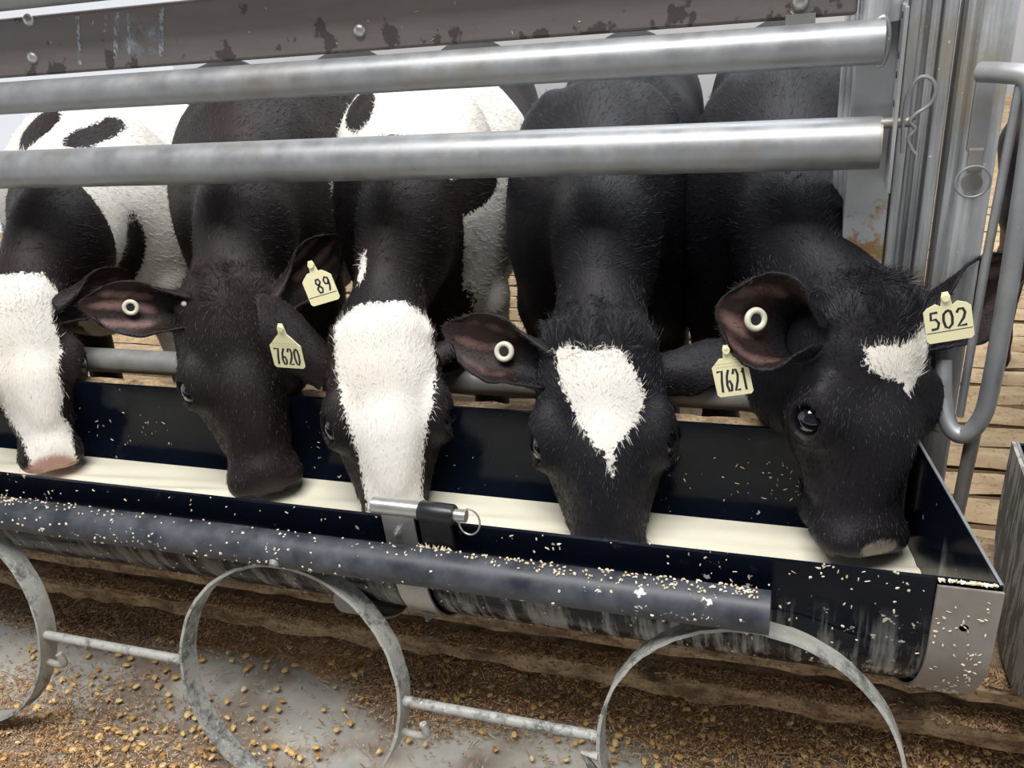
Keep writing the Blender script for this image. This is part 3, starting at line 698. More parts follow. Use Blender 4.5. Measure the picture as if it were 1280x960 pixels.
def make_calf(P):
    poll = np.array(P['poll'], float); nose = np.array(P['nose'], float); a = nose - poll; L = np.linalg.norm(a); a /= L; sc = L / .335
    mid = (poll + nose) / 2; n = np.array([0, 0, 1.1]) - mid; n -= a * (n @ a); n /= np.linalg.norm(n); u = np.cross(n, a)
    rr = math.radians(P.get('roll', 0)); n2 = n * math.cos(rr) + u * math.sin(rr); u = np.cross(n2, a); n = n2; wd_ = P.get('wide', 1.16); deep = P.get('deep', 1.08)
    HR = np.stack([u, a, n], 1)                   # world = poll + HR @ local
    LS = np.array([wd_, 1., deep]) * sc; lw = lambda x, y, z: poll + HR @ (np.array([x, y, z]) * LS)
    Wd = np.array(P['withers'], float); Hp = np.array(P['hips'], float); bk = Hp - Wd; bk[2] = 0; bk /= np.linalg.norm(bk); sd = np.cross(bk, [0, 0, 1.]); up = np.array([0, 0, 1.])
    BR = np.stack([sd, bk, up], 1); bw = P.get('bw', 1.)
    allp = np.array([poll, nose, Wd, Hp]); lo = allp.min(0) - .26; hi = allp.max(0) + .26; lo[2] = -.04; hi[2] = max(poll[2], Wd[2]) + .1; lo[1] = min(poll[1], nose[1]) - .14
    hp = np.array([lw(x, y, z) for x in (-.09, .09) for y in (-.05, .35) for z in (-.17, .05)]); fl, fh = hp.min(0), hp.max(0)
    xs, ys, zs = [axis_coords(lo[i], hi[i], fl[i], fh[i], P.get('fine', .0036), .011) for i in range(3)]
    Fd = Field(xs, ys, zs)
    E = lambda c, r, k=.018, cut=False: Fd.ell(lw(*c), np.array(r) * LS, HR, k * sc, cut)
    Cn = lambda p, q, ra, rb, ls=1., k=.018: Fd.cone(lw(*p), lw(*q), ra * sc * deep, rb * sc * deep, u, ls * wd_ / deep, k * sc)
    # head
    E((0, .070, -.062), (.070, .088, .068)); E((0, .125, -.048), (.070, .092, .047)); E((0, .018, -.040), (.048, .034, .038), .025)
    Cn((0, .17, -.047), (0, .278, -.048), .048, .040, .96, .03)
    Cn((0, .11, -.105), (0, .265, -.078), .052, .030, .85, .025)
    for s in (-1, 1):
        E((s * .037, .115, -.106), (.037, .072, .060), .02)                    # cheek
        E((s * .056, .148, -.042), (.024, .036, .030), .016)                   # orbit
        E((s * .058, .126, -.024), (.018, .028, .013), .014)                   # brow
        Cn((s * .048, .175, -.066), (s * .030, .245, -.066), .018, .014, 1., .016)   # facial crest
        E((s * .050, .030, -.036), (.014, .014, .014), .010)                   # horn bud mound
        E((s * .026, .312, -.036), (.019, .020, .022), .012)
    E((0, .300, -.048), (.043, .034, .043), .02); E((0, .285, -.090), (.033, .036, .020), .014)
    E((0, .185, -.010), (.020, .05, .012), .03)
    for s in (-1, 1):
        E((s * .026, .334, -.027), (.0085, .011, .010), .005, True); E((s * .033, .328, -.028), (.008, .005, .006), .004, True)
        E((s * .044, .303, -.079), (.014, .030, .0025), .004, True)             # mouth corners
        ec = np.array((s * .0585, .152, -.042)); ed = np.array((s * .86, .12, .48)); ed /= np.linalg.norm(ed)
        R3 = np.stack([HR @ np.cross([0, 1, 0], ed) / np.linalg.norm(np.cross([0, 1, 0], ed)), HR @ np.array([0, 1, 0.]), HR @ ed], 1); q_, _ = np.linalg.qr(R3)
        Fd.ell(lw(*(ec + ed * .004)), np.array((.0245, .0310, .0225)) * sc, q_, .012 * sc)     # lid swell
        Fd.ell(lw(*(ec + ed * .021)), np.array((.0200, .0245, .021)) * sc, q_, .003 * sc, True)  # lid opening
    # neck, trunk, legs
    nk = lw(0, .055, -.085); Mn = np.array(P['neck'], float); Sn = Wd + np.array([0, 0, -.15]) - bk * .04
    Fd.cone(nk, Mn, .064 * sc, P.get('nr', .088), sd, P.get('ns', .72), .045)
    Fd.cone(Wd - up * .34 - bk * .10, Wd - up * .30 + bk * .15, .10, .15, sd, .95 * bw, .06)
    Fd.cone(Mn, Sn, P.get('nr', .088), .155, sd, .66 * bw, .05)
    Fd.cone(lw(0, .02, -.055), (Mn + np.array([0, 0, P.get('nr', .088) * .55])), .04, .035, None, 1., .05)
    Fd.cone(Mn + np.array([0, 0, P.get('nr', .088) * .55]), Wd - up * .04, .035, .05, None, 1., .06)
    md = (Wd + Hp) / 2
    Fd.cone(Wd - up * .22 - bk * .02, md - up * .24, .185, .20, sd, .70 * bw, .06); Fd.cone(md - up * .24, Hp - up * .17, .20, .165, sd, .78 * bw, .06)
    Fd.cone(Wd - up * .05, Hp - up * .05, .045, .055, sd, 1.1, .08)
    for s in (-1, 1):
        Fd.ell(Wd + sd * s * .085 * bw - up * .19, (.045, .10, .17), BR, .05); Fd.ell(Wd + sd * s * .065 * bw - up * .06 + bk * .01, (.028, .05, .07), BR, .03)
        Fd.ell(Hp + sd * s * .08 * bw - up * .2, (.06, .13, .16), BR, .05)
        pt = lambda q, x, y, z: np.array([*(q + sd * x + bk * y)[:2], z])
        for ch in ([(Wd, s * .08 * bw, -.05, .50, .060), (Wd, s * .08 * bw, -.03, .42, .045), (Wd, s * .078 * bw, -.035, .27, .030), (Wd, s * .078 * bw, -.03, .09, .020), (Wd, s * .078 * bw, -.045, .035, .027)],
                   [(Hp, s * .085 * bw, .02, .58, .085), (Hp, s * .09 * bw, -.06, .45, .062), (Hp, s * .085 * bw, .11, .30, .032), (Hp, s * .085 * bw, .08, .09, .021), (Hp, s * .085 * bw, .065, .035, .028)]):
            for q1, q2 in zip(ch, ch[1:]): Fd.cone(pt(*q1[:4]), pt(*q2[:4]), q1[4], q2[4], None, 1., .02)
    tl = Hp + bk * .17 - up * .05
    Fd.cone(tl, tl + bk * .04 - up * .2, .022, .014, None, 1., .03); Fd.cone(tl + bk * .04 - up * .2, tl + bk * .03 - up * .42, .014, .02, None, 1., .01)
    V, Q = surface_net(Fd.F, xs, ys, zs)
    nb = len(V); loc = ((V - poll) @ HR) / LS
    inner = np.zeros(nb); skin = np.zeros(nb)
    # white patches: positive distance = white
    patch = np.full(nb, -.2)
    hm = (loc[:, 2] > -.19) & (loc[:, 1] > -.10) & (np.abs(loc[:, 0]) < .13)
    for poly, sign, wmin in P.get('blaze', []):
        d = poly_sd(loc[:, :2], poly); d = np.minimum(d, (loc[:, 2] - wmin)); d = np.where(hm, d, -.2)
        patch = np.maximum(patch, d) if sign > 0 else np.minimum(patch, -d)
    for c, rad, sign in P.get('spots', []):
        q = (V - np.array(c)) / np.array(rad); k0 = np.linalg.norm(q, axis=1); k1 = np.linalg.norm(q / np.array(rad), axis=1) + 1e-6; d = k0 * (1 - k0) / k1
        if P.get('headlimit', True): d = np.where(hm & (V[:, 1] < P.get('hy', 1.08)), -.2 , d) if sign > 0 else np.where(hm & (V[:, 1] < P.get('hy', 1.08)), -.2, d)
        patch = np.maximum(patch, d) if sign > 0 else np.minimum(patch, -d)
    if P.get('pinknose'):
        skin = np.clip((1.15 - np.linalg.norm((loc - np.array((-.004, .330, -.040))) / np.array((.036, .034, .046)), axis=1)) * 5, 0, .9)
    if P.get('nosepatch'):
        skin = .8 * np.clip((1.15 - np.linalg.norm((loc - np.array((-.004, .316, -.004))) / np.array((.019, .013, .024)), axis=1)) * 6, 0, 1) * 1.
    for s in (-1, 1):   # greyish skin ring round the eye
        dd = np.linalg.norm((loc - np.array((s * .070, .157, -.036))) / np.array((.022, .032, .024)), axis=1)
        inner = np.maximum(inner, np.clip(1.25 - dd, 0, 1) * P.get('eyering', .55))
    VV = [V]; FF = [Q]; PA = [patch]; IN = [inner]; SK = [skin]
    # ears, joined into the same mesh
    ears = []
    for e in P['ears']:
        rt = lw(*e['root']); d = HR @ np.array(e['dir'], float); d /= np.linalg.norm(d); rt = rt - d * e.get('sh', .020); o = HR @ np.array(e['open'], float); o -= d * (o @ d); o /= np.linalg.norm(o); s_ = np.cross(d, o)
        Le = e['len']; We = e['w']; nS, nT = 26, 22; curl = e.get('curl', 1.)
        def pos(s, t, off):
            Rr = np.interp(s, [0, .15, .35, .6, .8, .93, 1.], [.027, .028, .032, .046, .051, .046, .034]) * We / .085
            ph = np.interp(s, [0, .15, .35, .6, .8, .93, 1.], [2.8, 2.5, 2.0, 1.22, .92, .82, .55]) * curl
            th = t * min(ph, 2.9); bend = e.get('bend', .0) * s * s
            c = rt + d * Le * s * 1.0 + o * bend
            tipin = (1 - (t * t)) * 0 
            return c + o * (Rr * (1 - math.cos(th)) + off * math.cos(th)) + s_ * (Rr - off) * math.sin(th) - d * (abs(t) ** 2.5) * Le * .15 * (s > .3) * min(1, (s - .3) * 1.6)
        ov = [pos(i / (nS - 1), -1 + 2 * j / (nT - 1), 0.) for i in range(nS) for j in range(nT)]
        iv = [pos(i / (nS - 1), (-1 + 2 * j / (nT - 1)) * .985, .0042 * (1 - .6 * (i / (nS - 1)))) for i in range(nS) for j in range(nT)]
        base = sum(len(x) for x in VV); F = []
        m = nS * nT
        for i in range(nS - 1):
            for j in range(nT - 1):
                q = i * nT + j; F.append((q, q + nT, q + nT + 1, q + 1)); F.append((m + q, m + q + 1, m + q + nT + 1, m + q + nT))
            for j in (0, nT - 1):
                q = i * nT + j; F.append((q, m + q, m + q + nT, q + nT) if j == 0 else (q, q + nT, m + q + nT, m + q))
        for j in range(nT - 1):
            q = (nS - 1) * nT + j; F.append((q, m + q, m + q + 1, q + 1)); q = j; F.append((q, q + 1, m + q + 1, m + q))
        FF.append(np.array(F) + base); VV.append(np.array(ov + iv))
        def iav(s, t):
            st = max(am * math.exp(-((t + .10 * math.sin(5 * s + 9 * q + P['seed']) - q) / (.12 + .07 * s)) ** 2) for q, am in ((-.60, .8), (-.08, 1.), (.42, .7))); env = np.interp(s, [0, .25, .4, .8, .95, 1], [0, .1, 1, 1, .3, 0])
            return (.42 * np.interp(s, [0, .2, .35, 1], [0, .3, 1, 1]) + .58 * st * env * e.get('pink', 1.)) * (1 if abs(t) < .93 else .4)
        ia = np.array([iav(i / (nS - 1), -1 + 2 * j / (nT - 1)) for i in range(nS) for j in range(nT)])
        IN.append(np.concatenate([np.zeros(m), ia])); PA.append(np.full(2 * m, e.get('white', -.2))); SK.append(np.zeros(2 * m))
        ears.append((rt, d, o, s_, Le, We, pos))
    V = np.concatenate(VV); Fq = np.concatenate(FF); patch = np.concatenate(PA); inner = np.concatenate(IN); skin = np.concatenate(SK)
    root = thing('calf', P['label'], 'calf', (Wd[0], (Wd[1] + Hp[1]) / 2, 0.), P.get('group', 'calves drinking at the trough'))
    me = bpy.data.meshes.new('body'); me.vertices.add(len(V)); me.vertices.foreach_set('co', V.astype(np.float32).ravel())
    me.loops.add(len(Fq) * 4); me.loops.foreach_set('vertex_index', Fq.astype(np.int32).ravel()); me.polygons.add(len(Fq)); me.polygons.foreach_set('loop_start', np.arange(0, len(Fq) * 4, 4, dtype=np.int32))
    me.update(calc_edges=True); me.validate(); me.polygons.foreach_set('use_smooth', [True] * len(me.polygons))
    for nm, arr in (('patch', patch), ('inner', inner), ('skin', skin)):
        at = me.attributes.new(nm, 'FLOAT', 'POINT'); at.data.foreach_set('value', arr.astype(np.float32))
    body = bpy.data.objects.new('body', me); COL.objects.link(body); me.materials.append(P['fur']); put(body, root)
    # eyes
    for s in (-1, 1):
        ec = np.array((s * .0585, .152, -.042)); ed = np.array((s * .86, .12, .48)); ed /= np.linalg.norm(ed)
        mb = MB(); Rr = .0225 * sc; cc = lw(*(ec + ed * .0008)); n1, n2_ = 20, 14
        VV2 = [Vector(cc + Rr * np.array([math.sin(math.pi * (b + .001) / n2_) * math.cos(2 * math.pi * a_ / n1), math.sin(math.pi * (b + .001) / n2_) * math.sin(2 * math.pi * a_ / n1), math.cos(math.pi * (b + .001) / n2_)])) for b in range(n2_ + 1) for a_ in range(n1)]
        mb.add(VV2, [(b * n1 + a_, b * n1 + (a_ + 1) % n1, (b + 1) * n1 + (a_ + 1) % n1, (b + 1) * n1 + a_) for b in range(n2_) for a_ in range(n1)])
        eye = mb.build('eye', M_EYE, root, smooth=True, label='dark glossy eye')
        # upper lashes
        mb = MB(); r_ = random.Random(5)
        ups = HR @ np.array([0, -1., 0]); sdl = HR @ np.cross(ed, [0, -1, 0]); edw = HR @ ed
        for k in range(34):
            t = -1 + 2 * (k + r_.random()) / 34; p0 = cc + edw * .0165 * sc + HR @ (np.array([0, -1, 0])) * (.010) * sc * 0 
            ang = t * 1.25; base = cc + edw * (.0155) * sc + (HR @ np.array([0, 0, 1.])) * .0095 * sc * math.cos(ang) * 0 + (HR @ np.array([s * -.36, 0, .93])) * .015 * sc * math.cos(ang) + (HR @ np.array([0, 1., 0])) * .020 * sc * math.sin(ang)
            dr = edw * .8 + (HR @ np.array([0, .25, .5])) + (HR @ np.array([0, 1., 0])) * .45 * math.sin(ang) + np.array([r_.uniform(-.15, .15) for _ in range(3)])
            dr /= np.linalg.norm(dr); Lh = r_.uniform(.010, .017)
            mb.tube([Vector(base), Vector(base + dr * Lh * .5), Vector(base + dr * Lh + (HR @ np.array([0, 0, .002])))], [.0004, .0003, .0001], 4, cap=False)
        o = mb.build('eyelashes', P.get('lash', M_LASH), root); 
    P['_'] = dict(root=root, V=V, F=Fq, patch=patch, lw=lw, HR=HR, ears=ears, poll=poll, sc=LS, inner=inner, bk=bk, nb=nb)
    for t in P.get('tags', []):
        rt, d, o, s_, Le, We, pos = ears[t['ear']]; c = rt + d * Le * t['s'] + HR @ np.array(t.get('off', (0, 0, 0)))
        if t['kind'] == 'button': button(root, c + o * t.get('h', .012), HR @ np.array(t['n']) if 'n' in t else o + d * .2, t.get('rad', .0145))
        else: ear_tag(root, t.get('at', c), t['side'], t['up'], t['text'], t['label'], rule=t.get('rule', False), neck=t.get('neck', .034), wd=t.get('wd', .046), ht=t.get('ht', .04))
    for hb in P.get('buds', []):
        q = MB(); c = Vector(lw(*hb)); rad = .006
        q.tube([c, c + Vector(n) * rad * .6, c + Vector(n) * rad], [rad, rad * .8, rad * .3], 12).build('horn_bud', M_HORN, root, smooth=True, label='pale horn bud')
    if FUR: coat(P)
    return root
M_LASH = simple('dark_lash_hair', (.01, .01, .012), .5)

def coat(P):
    D = P['_']; V, F = D['V'], D['F']; HR, poll, sc = D['HR'], D['poll'], D['sc']; rs = np.random.RandomState(P['seed'])
    T = np.concatenate([F[:, [0, 1, 2]], F[:, [0, 2, 3]]]); A, B, C_ = V[T[:, 0]], V[T[:, 1]], V[T[:, 2]]
    nr = np.cross(B - A, C_ - A); ar = np.linalg.norm(nr, axis=1) * .5; nr = nr / np.maximum(ar * 2, 1e-12)[:, None]; cen = (A + B + C_) / 3
    loc = ((cen - poll) @ HR) / sc
    head = (loc[:, 2] > -.2) & (loc[:, 1] > -.06) & (cen[:, 1] < poll[1] + .10)
    tocam = np.array([0, 0, 1.1]) - cen; tocam /= np.linalg.norm(tocam, axis=1)[:, None]
    facing = (nr * tocam).sum(1) > -.35
    isear = T[:, 0] >= D['nb']
    dens = np.where(head | isear, 1., np.where(cen[:, 1] < Wd_lim(P), .42, 0.)) * facing * (cen[:, 2] > .36)
    dens *= np.where(head & (loc[:, 1] > .305), .06, 1.)
    dens *= np.where(D['inner'][T[:, 0]] > .3, .25, 1.)
    for s in (-1, 1):
        dens *= np.where(np.linalg.norm((loc - np.array((s * .072, .153, -.036))) / np.array((.020, .024, .020)), axis=1) < 1, 0, 1)
    wgt = ar * dens; n = P.get('hairs', 42000); pick = rs.choice(len(T), n, p=wgt / wgt.sum())
    r1 = np.sqrt(rs.rand(n)); r2 = rs.rand(n); p = A[pick] * (1 - r1)[:, None] + B[pick] * (r1 * (1 - r2))[:, None] + C_[pick] * (r1 * r2)[:, None]
    nn = nr[pick]; lc = ((p - poll) @ HR) / sc; hd = head[pick]; er = isear[pick]
    pa = D['patch'][T[pick]].mean(1)
    wh = np.array(P.get('whorl', (0, .105)))
    rad = np.stack([(lc[:, 0] - wh[0]), (lc[:, 1] - wh[1]), 0 * lc[:, 0]], 1); rad /= np.linalg.norm(rad, axis=1)[:, None] + 1e-6
    fl = rad * .7 + np.where((lc[:, 1] > wh[1])[:, None], np.array([0, 1., 0]), np.array([0, -.55, .1]))
    fl = np.where((lc[:, 1] < .0)[:, None], np.array([0, .5, .35]), fl)
    fw = fl @ HR.T
    bodyd = np.stack([0 * p[:, 0], 0 * p[:, 0] + .8, 0 * p[:, 0] - .35], 1)
    d = np.where(hd[:, None], fw, bodyd)
    if er.any():
        for (rt, dd, o, s_, Le, We, pos) in D['ears']:
            near = er & (np.linalg.norm(p - (rt + dd * Le * .5), axis=1) < Le * .75); d[near] = dd * 1.0 
    d -= nn * (d * nn).sum(1)[:, None]; d /= np.linalg.norm(d, axis=1)[:, None] + 1e-9
    tw = np.clip(1.25 - np.sqrt((lc[:, 0] / .058) ** 2 + ((lc[:, 1] - .008) / .048) ** 2), 0, 1) * (lc[:, 2] > -.075) * hd; tuft = tw > rs.rand(n) * .8
    lift = np.where(tuft, .55, np.where(hd, .17, .22)) * (.6 + .8 * rs.rand(n))
    Ln = np.where(tuft, P.get('tuft', .018), np.where(hd, .0075, .012)) * (.6 + .8 * rs.rand(n)) * P.get('hl', 1.)
    Ln = np.where(er, .007, Ln); Ln = np.where(tuft & (pa > -.004), np.minimum(Ln, .009), Ln)
    white = (pa + (rs.rand(n) - .5) * .006) > 0
    Ln = np.where((np.abs(pa) < .006) & hd, Ln * 1.5, Ln)
    jit = rs.randn(n, 3) * .22; K = 4; pts = np.zeros((n, K, 3), np.float32); pts[:, 0] = p - nn * .0005
    cl = np.where(tuft, P.get('curly', .8), 0.)[:, None]; ph = rs.rand(n, 1) * 6.28; cur = pts[:, 0].astype(float)
    cw = np.stack([np.sin(9 * lc[:, 0] / .05 + 2), np.cos(7 * lc[:, 1] / .05), 0 * lc[:, 0]], 1) @ HR.T
    for k in range(1, K):
        st = d + nn * (lift * (1 - .35 * k))[:, None] + jit + cl * cw * (.5 * k)
        st /= np.linalg.norm(st, axis=1)[:, None]; cur = cur + st * (Ln / (K - 1))[:, None]; pts[:, k] = cur
    for nm, msk, mt in (('coat_hair', ~white, P['hair']), ('white_hair', white, M_HW)):
        m = int(msk.sum())
        if m < 50: continue
        hc = bpy.data.hair_curves.new(nm); hc.add_curves([K] * m)
        hc.points.foreach_set('position', pts[msk].ravel())
        rad_ = np.tile(np.array([.00028, .00026, .0002, .00005], np.float32), m); hc.points.foreach_set('radius', rad_)
        hc.materials.append(mt); o = bpy.data.objects.new(nm, hc); COL.objects.link(o); put(o, D['root']); o['kind'] = 'stuff'
def Wd_lim(P): return P['withers'][1] + .35

FB = fur_mat('brown_black_fur', (.012, .009, .010), (.024, .0155, .0135), .7)
FK = fur_mat('blue_black_fur', (.009, .009, .013), (.016, .013, .015), .5, skincol=(.34, .29, .26))
FW = fur_mat('black_and_white_fur', (.010, .008, .010), (.028, .016, .012), .6)
HB = hair_mat('brown_black_hair', (.024, .016, .014)); HK = hair_mat('blue_black_hair', (.016, .015, .019))
FUR = True
E_R = (-.064, .050, -.066); E_L = (.064, .050, -.066)     # ear roots: image left, image right
calves = [
 dict(seed=1, poll=(-1.215, 1.00, .675), nose=(-1.155, .895, .388), roll=4, neck=(-1.27, 1.18, .69), withers=(-1.44, 1.46, .86), hips=(-1.54, 2.15, .86), fur=FW, hair=HB, pinknose=True, bw=1.35, tuft=.009, curly=.4,
  label='leftmost calf with a white face, black cheek and pink nose, cut by the left edge',
  blaze=[([(-.10, .0), (-.04, -.03), (.045, -.02), (.06, .03), (.040, .06), (.044, .12), (.030, .16), (.034, .20), (.022, .235), (.034, .262), (.030, .29), (.034, .36), (-.03, .36), (-.034, .27), (-.052, .2), (-.10, .15)], 1, -.12)],
  spots=[((-1.30, 1.50, .70), (.33, .30, .40), 1), ((-1.44, 1.37, .855), (.045, .10, .035), -1), ((-1.31, 1.37, .855), (.045, .10, .035), -1), ((-1.36, 1.24, .66), (.13, .20, .15), -1), ((-1.235, 1.36, .667), (.014, .03, .030), -1)],
  ears=[dict(root=E_R, dir=(-1, -.1, -.1), open=(.1, .5, .8), len=.13, w=.08), dict(root=(.064, .03, -.05), dir=(1, -.30, .05), open=(0, .55, .8), len=.140, w=.085, pink=.35)], tags=[], hairs=36000),
 dict(seed=2, poll=(-.812, 1.01, .690), nose=(-.738, .890, .386), roll=3, neck=(-.88, 1.18, .70), withers=(-1.02, 1.44, .875), hips=(-1.14, 2.12, .87), fur=FB, hair=HB, bw=1.15, wide=1.22,
  label='dark brown-black calf with a curly forehead, second from the left',
  ears=[dict(root=(-.060, .022, -.055), dir=(-1, -.18, .10), open=(.05, .30, .95), len=.155, w=.092, curl=.85), dict(root=(.064, .035, -.060), dir=(1, -.72, -.05), open=(.0, .35, 1), len=.165, w=.085, pink=.8)],
  tags=[dict(kind='button', ear=0, s=.55, h=.014, rad=.012), dict(kind='tag', ear=1, s=.6, text=' 89', rule=True, side=(1, .15, .25), up=(-.25, .1, 1), at=(-.642, .985, .724), neck=.016, wd=.046, ht=.040, label='pale yellow tag ending in 89')],
  buds=[(-.050, .024, -.020)], hairs=42000, whorl=(.005, .03), tuft=.015),
 dict(seed=3, poll=(-.555, 1.00, .650), nose=(-.505, .835, .350), roll=2, neck=(-.590, 1.18, .69), withers=(-.67, 1.44, .87), hips=(-.80, 2.12, .87), fur=FW, hair=HB, bw=1.15, ns=.56, tuft=.006, curly=.2,
  label='calf with a broad all-white face and the 7620 ear tag',
  blaze=[([(-.056, .010), (-.03, -.012), (.03, -.015), (.058, .01), (.062, .08), (.052, .13), (.038, .19), (.032, .25), (.030, .36), (-.028, .36), (-.034, .25), (-.040, .19), (-.054, .12), (-.058, .07)], 1, -.045)],
  spots=[((-.62, 1.56, .72), (.26, .30, .42), 1), ((-.605, 1.20, .66), (.056, .17, .15), -1), ((-.735, 1.32, .865), (.045, .11, .035), -1), ((-.53, 1.33, .73), (.055, .10, .035), -1), ((-.575, 1.36, .55), (.04, .1, .06), -1), ((-.604, 1.085, .660), (.013, .045, .055), 1)],
  hy=1.035,
  ears=[dict(root=E_R, dir=(-.95, -.95, .12), open=(-.35, .55, -.80), len=.155, w=.095, pink=.3), dict(root=E_L, dir=(1, -.35, -.5), open=(0, .6, .6), len=.15, w=.075)],
  tags=[dict(kind='tag', ear=0, s=.42, text='7620', side=(1, .1, -.07), up=(.12, -.1, 1), at=(-.651, .895, .669), wd=.045, ht=.040, neck=.024, label='pale yellow tag reading 7620')], hairs=42000),
 dict(seed=4, poll=(-.246, 1.005, .650), nose=(-.203, .815, .345), roll=0, neck=(-.268, 1.18, .68), withers=(-.33, 1.44, .85), hips=(-.40, 2.12, .86), fur=FK, hair=HK, bw=1.22,
  label='black calf facing forward with a white diamond on its forehead, second from the right',
  blaze=[([(-.046, .038), (-.034, .032), (-.01, .042), (.02, .040), (.034, .062), (.046, .098), (.038, .126), (.022, .148), (.012, .158), (.008, .195), (.001, .165), (-.008, .158), (-.026, .122), (-.040, .080)], 1, -.08)],
  ears=[dict(root=(-.066, .045, -.06), dir=(-1, -.42, .05), open=(.15, .30, .90), len=.165, w=.100, curl=.85, pink=.5), dict(root=E_L, dir=(1, -.15, -.10), open=(.1, .6, -.75), len=.14, w=.088, pink=.3)],
  tags=[dict(kind='button', ear=0, s=.42, h=.016), dict(kind='tag', ear=1, s=.5, text='7621', side=(1, 0, .22), up=(-.15, .1, 1), at=(-.074, .925, .648), neck=.016, wd=.042, ht=.042, label='pale yellow tag reading 7621')], hairs=46000),
 dict(seed=5, poll=(.114, 1.005, .690), nose=(.124, .885, .388), roll=44, neck=(-.015, 1.18, .69), withers=(-.035, 1.43, .86), hips=(-.06, 2.12, .86), fur=FK, hair=HK, nosepatch=True, bw=1.10, wide=1.34, deep=1.26,
  label='black calf with its head turned, one open eye and a small white forehead patch, rightmost',
  blaze=[([(-.036, .064), (-.020, .060), (.002, .062), (.030, .040), (.040, .05), (.032, .090), (.020, .112), (.012, .120), (.004, .108), (-.012, .102), (-.032, .088)], 1, -.08)],
  ears=[dict(root=(-.070, .045, -.075), dir=(-1, -.30, .10), open=(.10, .10, 1), len=.112, w=.108, curl=1.15, pink=.8, sh=.004), dict(root=(.060, .03, -.05), dir=(1, -.60, .65), open=(-.3, .35, 1), len=.165, w=.105, pink=.6)],
  tags=[dict(kind='button', ear=0, s=.55, h=.014), dict(kind='tag', ear=1, s=.5, text='502', rule=True, side=(1, .05, .22), up=(-.2, .05, 1), at=(.155, .965, .703), neck=.010, wd=.048, ht=.042, label='pale yellow tag reading 502')], hairs=52000, eyering=.42, tuft=.022),
]
calves.append(dict(seed=6, group=None, poll=(.66, 1.0, .68), nose=(.66, .87, .38), roll=0, neck=(.60, 1.18, .69), withers=(.57, 1.45, .88), hips=(.60, 2.12, .87), fur=FK, hair=HK, bw=1.3, fine=.006, hairs=3000,
  label='black calf at the second trough, only its side showing past the gate loop', ears=[dict(root=E_R, dir=(-1, -.1, -.1), open=(.1, .5, .8), len=.13, w=.08), dict(root=E_L, dir=(1, -.30, -.25), open=(0, .75, .5), len=.135, w=.08)]))
for P_ in calves: make_calf(P_)

#FEED
# ------------------------------------------------------------------ spilled feed on the floor
rs = np.random.RandomState(21)
def blob(x, y, cx, cy, sx, sy): return np.exp(-((x - cx) / sx) ** 2 - ((y - cy) / sy) ** 2)
def heap_h(x, y):
    e = .800 + .012 * np.sin(9 * x) + .010 * np.sin(23 * x + 1) + .035 / (1 + np.exp(12 * (x + .85)))
    h = np.clip((y - e) / .11, 0, 1); return h * h * (3 - 2 * h) * .040
def dens(x, y):
    d = 1.1 * np.clip((y - (.80 + .02 * np.sin(7 * x) - .09 * np.clip(1 - np.abs(x + .50) / .22, 0, 1) - .12 * np.clip((x + .22) / .3, 0, 1))) / .05, 0, 1)
    d = d + 1.0 * blob(x, y, -.92, .50, .32, .14) + .8 * blob(x, y, -1.15, .60, .20, .10) + 1.0 * blob(x, y, .22, .76, .30, .12)
    n = np.sin(31 * x + 5 * np.sin(17 * y)) * np.sin(37 * y + 4 * np.sin(13 * x)) ; return np.clip(d * (1 + .35 * n), .03, 1.3)
def kernel_dens(x, y): return np.clip(.07 + 1.3 * blob(x, y, .08, .82, .34, .09) + .55 * blob(x, y, -.35, .84, .35, .04) + .6 * blob(x, y, -.85, .66, .22, .09) + .35 * blob(x, y, -1.0, .58, .3, .10), 0, 1.2)
V, F = ngrid(420, 50, lambda a, b: (-2.2 + 3.2 * a, .74 + .20 * b, FZ - .0075 + float(heap_h(-2.2 + 3.2 * a, .74 + .20 * b)) + .0015 * math.sin(67 * a * 3.2) * math.sin(50 * b)))
M_MOUND = crusty('brown_ground_feed', (.38, .23, .12), (.62, .43, .25), (.18, .09, .05), 60)
tag(MB().add(V, F).build('feed_mound', M_MOUND, smooth=True), 'brown mound of ground feed swept against the kerb under the trough', 'feed', kind='stuff')
n = 210000; X = rs.uniform(-1.6, .62, n); Y = rs.uniform(.38, .90, n); keep = rs.rand(n) < dens(X, Y) * .62; X, Y = X[keep], Y[keep]; n = len(X)
hz = heap_h(X, Y); Z = FZ + .005 + hz + rs.rand(n) * .007 * np.clip(dens(X, Y), .2, 1)
fine = rs.rand(n) < .62; Ls = np.where(fine, rs.uniform(.002, .005, n), rs.uniform(.005, .015, n)); Ws = np.where(fine, rs.uniform(.001, .0026, n), rs.uniform(.0006, .0014, n))
a = rs.rand(n) * 6.28; tl = rs.randn(n) * .28; d = np.stack([np.cos(a) * np.cos(tl), np.sin(a) * np.cos(tl), np.sin(tl)], 1); sdv = np.stack([-np.sin(a), np.cos(a), rs.randn(n) * .4], 1); sdv /= np.linalg.norm(sdv, axis=1)[:, None]
c = np.stack([X, Y, Z], 1); nv = np.cross(d, sdv) * .0004
